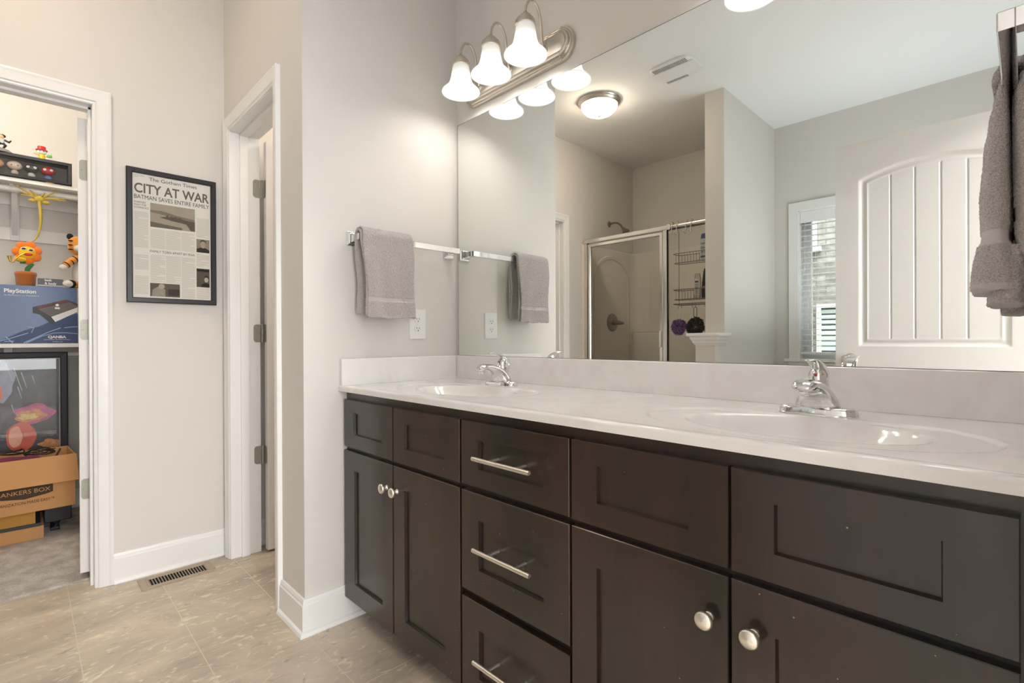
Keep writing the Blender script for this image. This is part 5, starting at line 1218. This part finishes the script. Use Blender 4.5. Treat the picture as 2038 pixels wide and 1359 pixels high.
# framed poster leaning under the lower shelf
po = thing('framed_poster', 'large black framed poster with red and orange print, under the lower closet shelf', 'picture', (-2.19, -1.55, 0.012))
px0_, px1_, pz0_, pz1_ = -1.93, -1.2245, 0.012, 0.9935
XP = -2.185
finish('frame', MB().sweep([(px0_, pz0_), (px1_, pz0_), (px1_, pz1_), (px0_, pz1_)], [(0, -0.015), (0, 0.012), (0.006, 0.016), (0.030, 0.012), (0.034, 0.005), (0.034, -0.015)], yz(XP), closed=True), BLACKFR, po)
finish('silver_lip', MB().sweep([(px0_+.034, pz0_+.034), (px1_-.034, pz0_+.034), (px1_-.034, pz1_-.034), (px0_+.034, pz1_-.034)], [(0, 0.0), (0, 0.007), (0.008, 0.001), (0.008, 0.0)], yz(XP), closed=True), mat('lip_silver', (0.6, 0.6, 0.6), 0.35, 0.6), po)
def poster_mat():
    mt, N, L, b = new_mat('poster_print')
    tc = N.new('ShaderNodeTexCoord'); mp = N.new('ShaderNodeMapping'); L.new(tc.outputs['Object'], mp.inputs[0])
    n = N.new('ShaderNodeTexNoise'); n.inputs['Scale'].default_value = 5; n.inputs['Detail'].default_value = 6; n.inputs['Distortion'].default_value = 1.5; L.new(mp.outputs[0], n.inputs['Vector'])
    r = N.new('ShaderNodeValToRGB'); L.new(n.outputs['Fac'], r.inputs[0])
    r.color_ramp.elements[0].position = .35; r.color_ramp.elements[0].color = (0.015, 0.015, 0.02, 1); r.color_ramp.elements[1].position = .75; r.color_ramp.elements[1].color = (0.10, 0.10, 0.12, 1)
    L.new(r.outputs[0], b.inputs['Base Color']); b.inputs['Roughness'].default_value = 0.35
    return mt
finish('print_sheet', MB().box(XP-.004, XP+.0015, px0_+.03, px1_-.03, pz0_+.03, pz1_-.03), poster_mat(), po)
def blob(name, cy, cz, ry, rz, col, lev, var=.5, vs_=60, wob=.15, seed=0):
    pts = [(cy+ry*math.cos(2*PI*k/30)*(1+wob*math.sin(5*2*PI*k/30+seed)), cz+rz*math.sin(2*PI*k/30)*(1+wob*math.cos(4*2*PI*k/30+seed))) for k in range(30)]
    return finish(name, MB().prism(pts, lambda u, v, h: (XP+h, u, v), .0016+lev*.0003, .0018+lev*.0003), mat('poster_colour', col, 0.35, var=var, vscale=vs_), po)
blob('poster_shape', -1.50, 0.835, .05, .11, (0.30, 0.32, 0.42), 0, .4, 25)
blob('poster_shape', -1.37, 0.640, .085, .055, (0.45, 0.05, 0.20), 0, .6, 30, .12, 1)
blob('poster_shape', -1.385, 0.630, .066, .034, (0.80, 0.22, 0.05), 1, .8, 45, .15, 2)
blob('poster_shape', -1.395, 0.625, .038, .018, (0.95, 0.50, 0.15), 2, .6, 70, .2, 3)
blob('poster_shape', -1.425, 0.512, .062, .085, (0.62, 0.10, 0.05), 1, .5, 14, .04, 1)
blob('poster_shape', -1.448, 0.515, .028, .060, (0.80, 0.38, 0.25), 2, .3, 14, .05, 2)
blob('poster_shape', -1.52, 0.765, .022, .05, (0.80, 0.18, 0.08), 1, .4, 20, .06, 2)
blob('poster_shape', -1.30, 0.46, .05, .025, (0.70, 0.25, 0.08), 1, .8, 60, .2, 5)
for k, (y_, z_, l_) in enumerate(((-1.485, .93, .10), (-1.455, .905, .13), (-1.425, .88, .09), (-1.44, .80, .07), (-1.465, .70, .05), (-1.38, .86, .05))):
    finish('poster_streak', MB().prism([(y_, z_), (y_+.004, z_), (y_+.028*l_/.1, z_-l_), (y_+.026*l_/.1, z_-l_)], lambda u, v, h: (XP+h, u, v), .0027, .0029), mat('streak', (0.5, 0.52, 0.6), 0.4), po)
finish('glazing', MB().box(XP+.0035, XP+.0045, px0_+.034, px1_-.034, pz0_+.034, pz1_-.034), GLASS, po)

# cardboard file box with folded flap
CARD = mat('cardboard', lin((200, 150, 98)), 0.85, var=0.06, vscale=10); CARDI = mat('cardboard_inner', lin((196, 150, 102)), 0.85)
KP = mat('card_print', lin((72, 56, 38)), 0.8)
fb = thing('file_box', 'open cardboard file box full of cables and cloth on the closet floor stack', 'box', (-1.80, -1.214, 0.17))
TB = Matrix.Translation((-1.800, -1.2145, 0)) @ Matrix.Rotation(math.radians(3.0), 4, 'Z')
# local: x 0 (front) .. -0.32 (back), y 0 (right) .. -0.40
def cb(name, mb, mt, par=fb, **k):
    mb.v = [tuple(TB @ Vector(p_)) for p_ in mb.v]; return finish(name, mb, mt, par, **k)
z0_, z1_ = 0.1705, 0.445; D_, Wd = 0.315, 0.395
cb('carton', MB().box(-.004, 0, -Wd, 0, z0_, z1_).box(-D_, -D_+.004, -Wd, 0, z0_, z1_).box(-D_+.004, -.004, -.004, 0, z0_, z1_).box(-D_+.004, -.004, -Wd, -Wd+.004, z0_, z1_).box(-D_+.004, -.004, -Wd+.004, -.004, z0_, z0_+.004), CARD)
cb('front_flap', MB().add([(0.0005, -Wd-.004, z1_+.001), (0.0005, .006, z1_+.001), (0.0295, .012, z1_-.136), (0.0295, -Wd-.010, z1_-.136), (0.0035, -Wd-.004, z1_+.003), (0.0035, .006, z1_+.003), (0.0335, .012, z1_-.135), (0.0335, -Wd-.010, z1_-.135)], [(0, 1, 2, 3), (4, 5, 6, 7), (0, 1, 5, 4), (1, 2, 6, 5), (2, 3, 7, 6), (3, 0, 4, 7)]), CARD)
def fbt(u, v, h): return (0.0008+h, u, v)
lg = [(-0.090, 0.318), (-0.090, 0.262), (-0.12, 0.254), (-0.20, 0.243), (-0.28, 0.254), (-0.31, 0.262), (-0.31, 0.318)]
cb('logo_panel', MB().prism(lg, fbt, 0, .0003), KP)
tb = text_mb('BANKERS BOX', 0.030, lambda u, v, h: (u, v, h), 0.0002); us = [p_[0] for p_ in tb.v]; k_ = 0.200/(max(us)-min(us)); tb.v = [(0.0013+p_[2], -0.300+(p_[0]-min(us))*k_, 0.270+p_[1]) for p_ in tb.v]
cb('lettering', tb, mat('card_letter', lin((205, 158, 104)), 0.85))
tb = text_mb('ORGANIZATION MADE EASY\u2122', 0.021, lambda u, v, h: (u, v, h), 0.0002); us = [p_[0] for p_ in tb.v]; k_ = 0.240/(max(us)-min(us)); tb.v = [(0.001+p_[2], -0.325+(p_[0]-min(us))*k_, 0.218+p_[1]) for p_ in tb.v]
cb('lettering', tb, KP)
def cable(label, seed, c_, n_=26, R=.05):
    rg = random.Random(seed); pts = []
    for k in range(n_):
        a = k*.9+rg.uniform(-.3, .3); rr = R*rg.uniform(.6, 1.15)
        pts.append(tuple(TB @ Vector((c_[0]+rr*.8*math.sin(a), c_[1]+rr*1.3*math.cos(a), c_[2]+rg.uniform(-.012, .018)))))
    S = []; P = [Vector(p_) for p_ in pts]
    for i in range(len(P)-1):
        p0, p1, p2, p3 = P[max(i-1, 0)], P[i], P[i+1], P[min(i+2, len(P)-1)]
        for q in (0, .25, .5, .75): S.append(0.5*((2*p1)+(p2-p0)*q+(2*p0-5*p1+4*p2-p3)*q*q+(-p0+3*p1-3*p2+p3)*q**3))
    one('cable', label, 'cable', MB().tube(S, 0.0026, 8), BLACKPL, smooth=True)
cable('black cable coiled at the right side of the open file box', 5, (-.10, -.13, .460), 30, .045)
cable('black cable arching over the left side of the open file box', 8, (-.14, -.27, .466), 16, .075)
t_ = one('folded_cloth', 'magenta folded cloth inside the open file box', 'cloth', MB().grid(lambda u, v: tuple(TB @ Vector((-.02-.20*v, -.13-.20*u, .420+.010*math.sin(u*7)*math.sin(v*6)+.006*nz((u, v, 3), 4)))), 24, 18), mat('magenta_cloth', lin((128, 52, 84)), 0.9), smooth=True, solid=0.02)
mb = MB().box(-.24, -.05, -.39, -.345, .40, .448); mb.v = [tuple(TB @ Vector(p_)) for p_ in mb.v]
one('white_carton', 'white carton standing in the left part of the open file box', 'box', mb, WHITEPL)
mb = MB().tube([(-.075, -.085, .40), (-.085, -.052, .470)], 0.0045, 10); mb.v = [tuple(TB @ Vector(p_)) for p_ in mb.v]
one('marker_pen', 'dark marker pen leaning in the right corner of the file box', 'pen', mb, BLACKPL, smooth=True)

# things under the file box
fb2 = thing('flat_carton', 'flat cardboard carton lying on the closet carpet, at the bottom of the stack', 'box', (-1.98, -1.55, 0.0105))
finish('carton', MB().box(-2.14, -1.845, -1.80, -1.340, 0.0105, 0.078), CARD, fb2, bevel=0.001)
finish('packing_tape', MB().box(-1.8448, -1.8445, -1.362, -1.3402, 0.0115, 0.074), mat('tape', lin((190, 142, 98)), 0.3), fb2)
one('dark_folder', 'dark folder sticking out between the two flat cartons', 'folder', MB().box(-2.12, -1.840, -1.78, -1.352, 0.0785, 0.095), mat('folder_dark', (0.03, 0.035, 0.04), 0.4), bevel=0.001)
one('flat_carton', 'flat mustard-brown carton directly under the file box', 'box', MB().box(-2.12, -1.845, -1.79, -1.372, 0.0955, 0.165), mat('mustard_card', lin((188, 138, 62)), 0.8), bevel=0.001)
st = thing('folding_stand', 'black folded metal stand under the right side of the file box', 'stand', (-1.98, -1.27, 0.0105))
finish('case', MB().box(-2.10, -1.90, -1.338, -1.225, 0.070, 0.1695), BLACKPL, st, bevel=0.004)
finish('leg', MB().tube([(-1.96, -1.295, 0.022), (-2.02, -1.215, 0.16)], 0.009, 10), BLACKPL, st)
finish('leg', MB().tube([(-1.99, -1.30, 0.022), (-2.09, -1.31, 0.09)], 0.009, 10), BLACKPL, st)
finish('foot', MB().box(-2.00, -1.945, -1.312, -1.272, 0.0105, 0.028), BLACKPL, st, bevel=0.003)

# ------------------------------------------------------------------ repeats share a group
GROUPS = {'vanity_cabinet': 'espresso cabinets under the countertop', 'faucet': 'faucets on the countertop', 'vanity_light': 'vanity lights above the mirror',
          'towel_bar': 'square chrome towel bars', 'hand_towel': 'grey hand towels on the towel bars', 'closet_shelf': 'white closet shelves', 'closet_rod': 'white closet rods',
          'shelf_bracket': 'white closet shelf brackets', 'rail_hook': 'hooks over the shower rail', 'bath_pouf': 'bath poufs under the shower caddy',
          'toy_figure': 'toy figures on the display case', 'cable': 'black cables in the file box', 'flat_carton': 'flat cartons under the file box'}
for o in bpy.data.objects:
    g = GROUPS.get(o.name.split('.')[0])
    if g and o.parent is None and 'label' in o: o['group'] = g
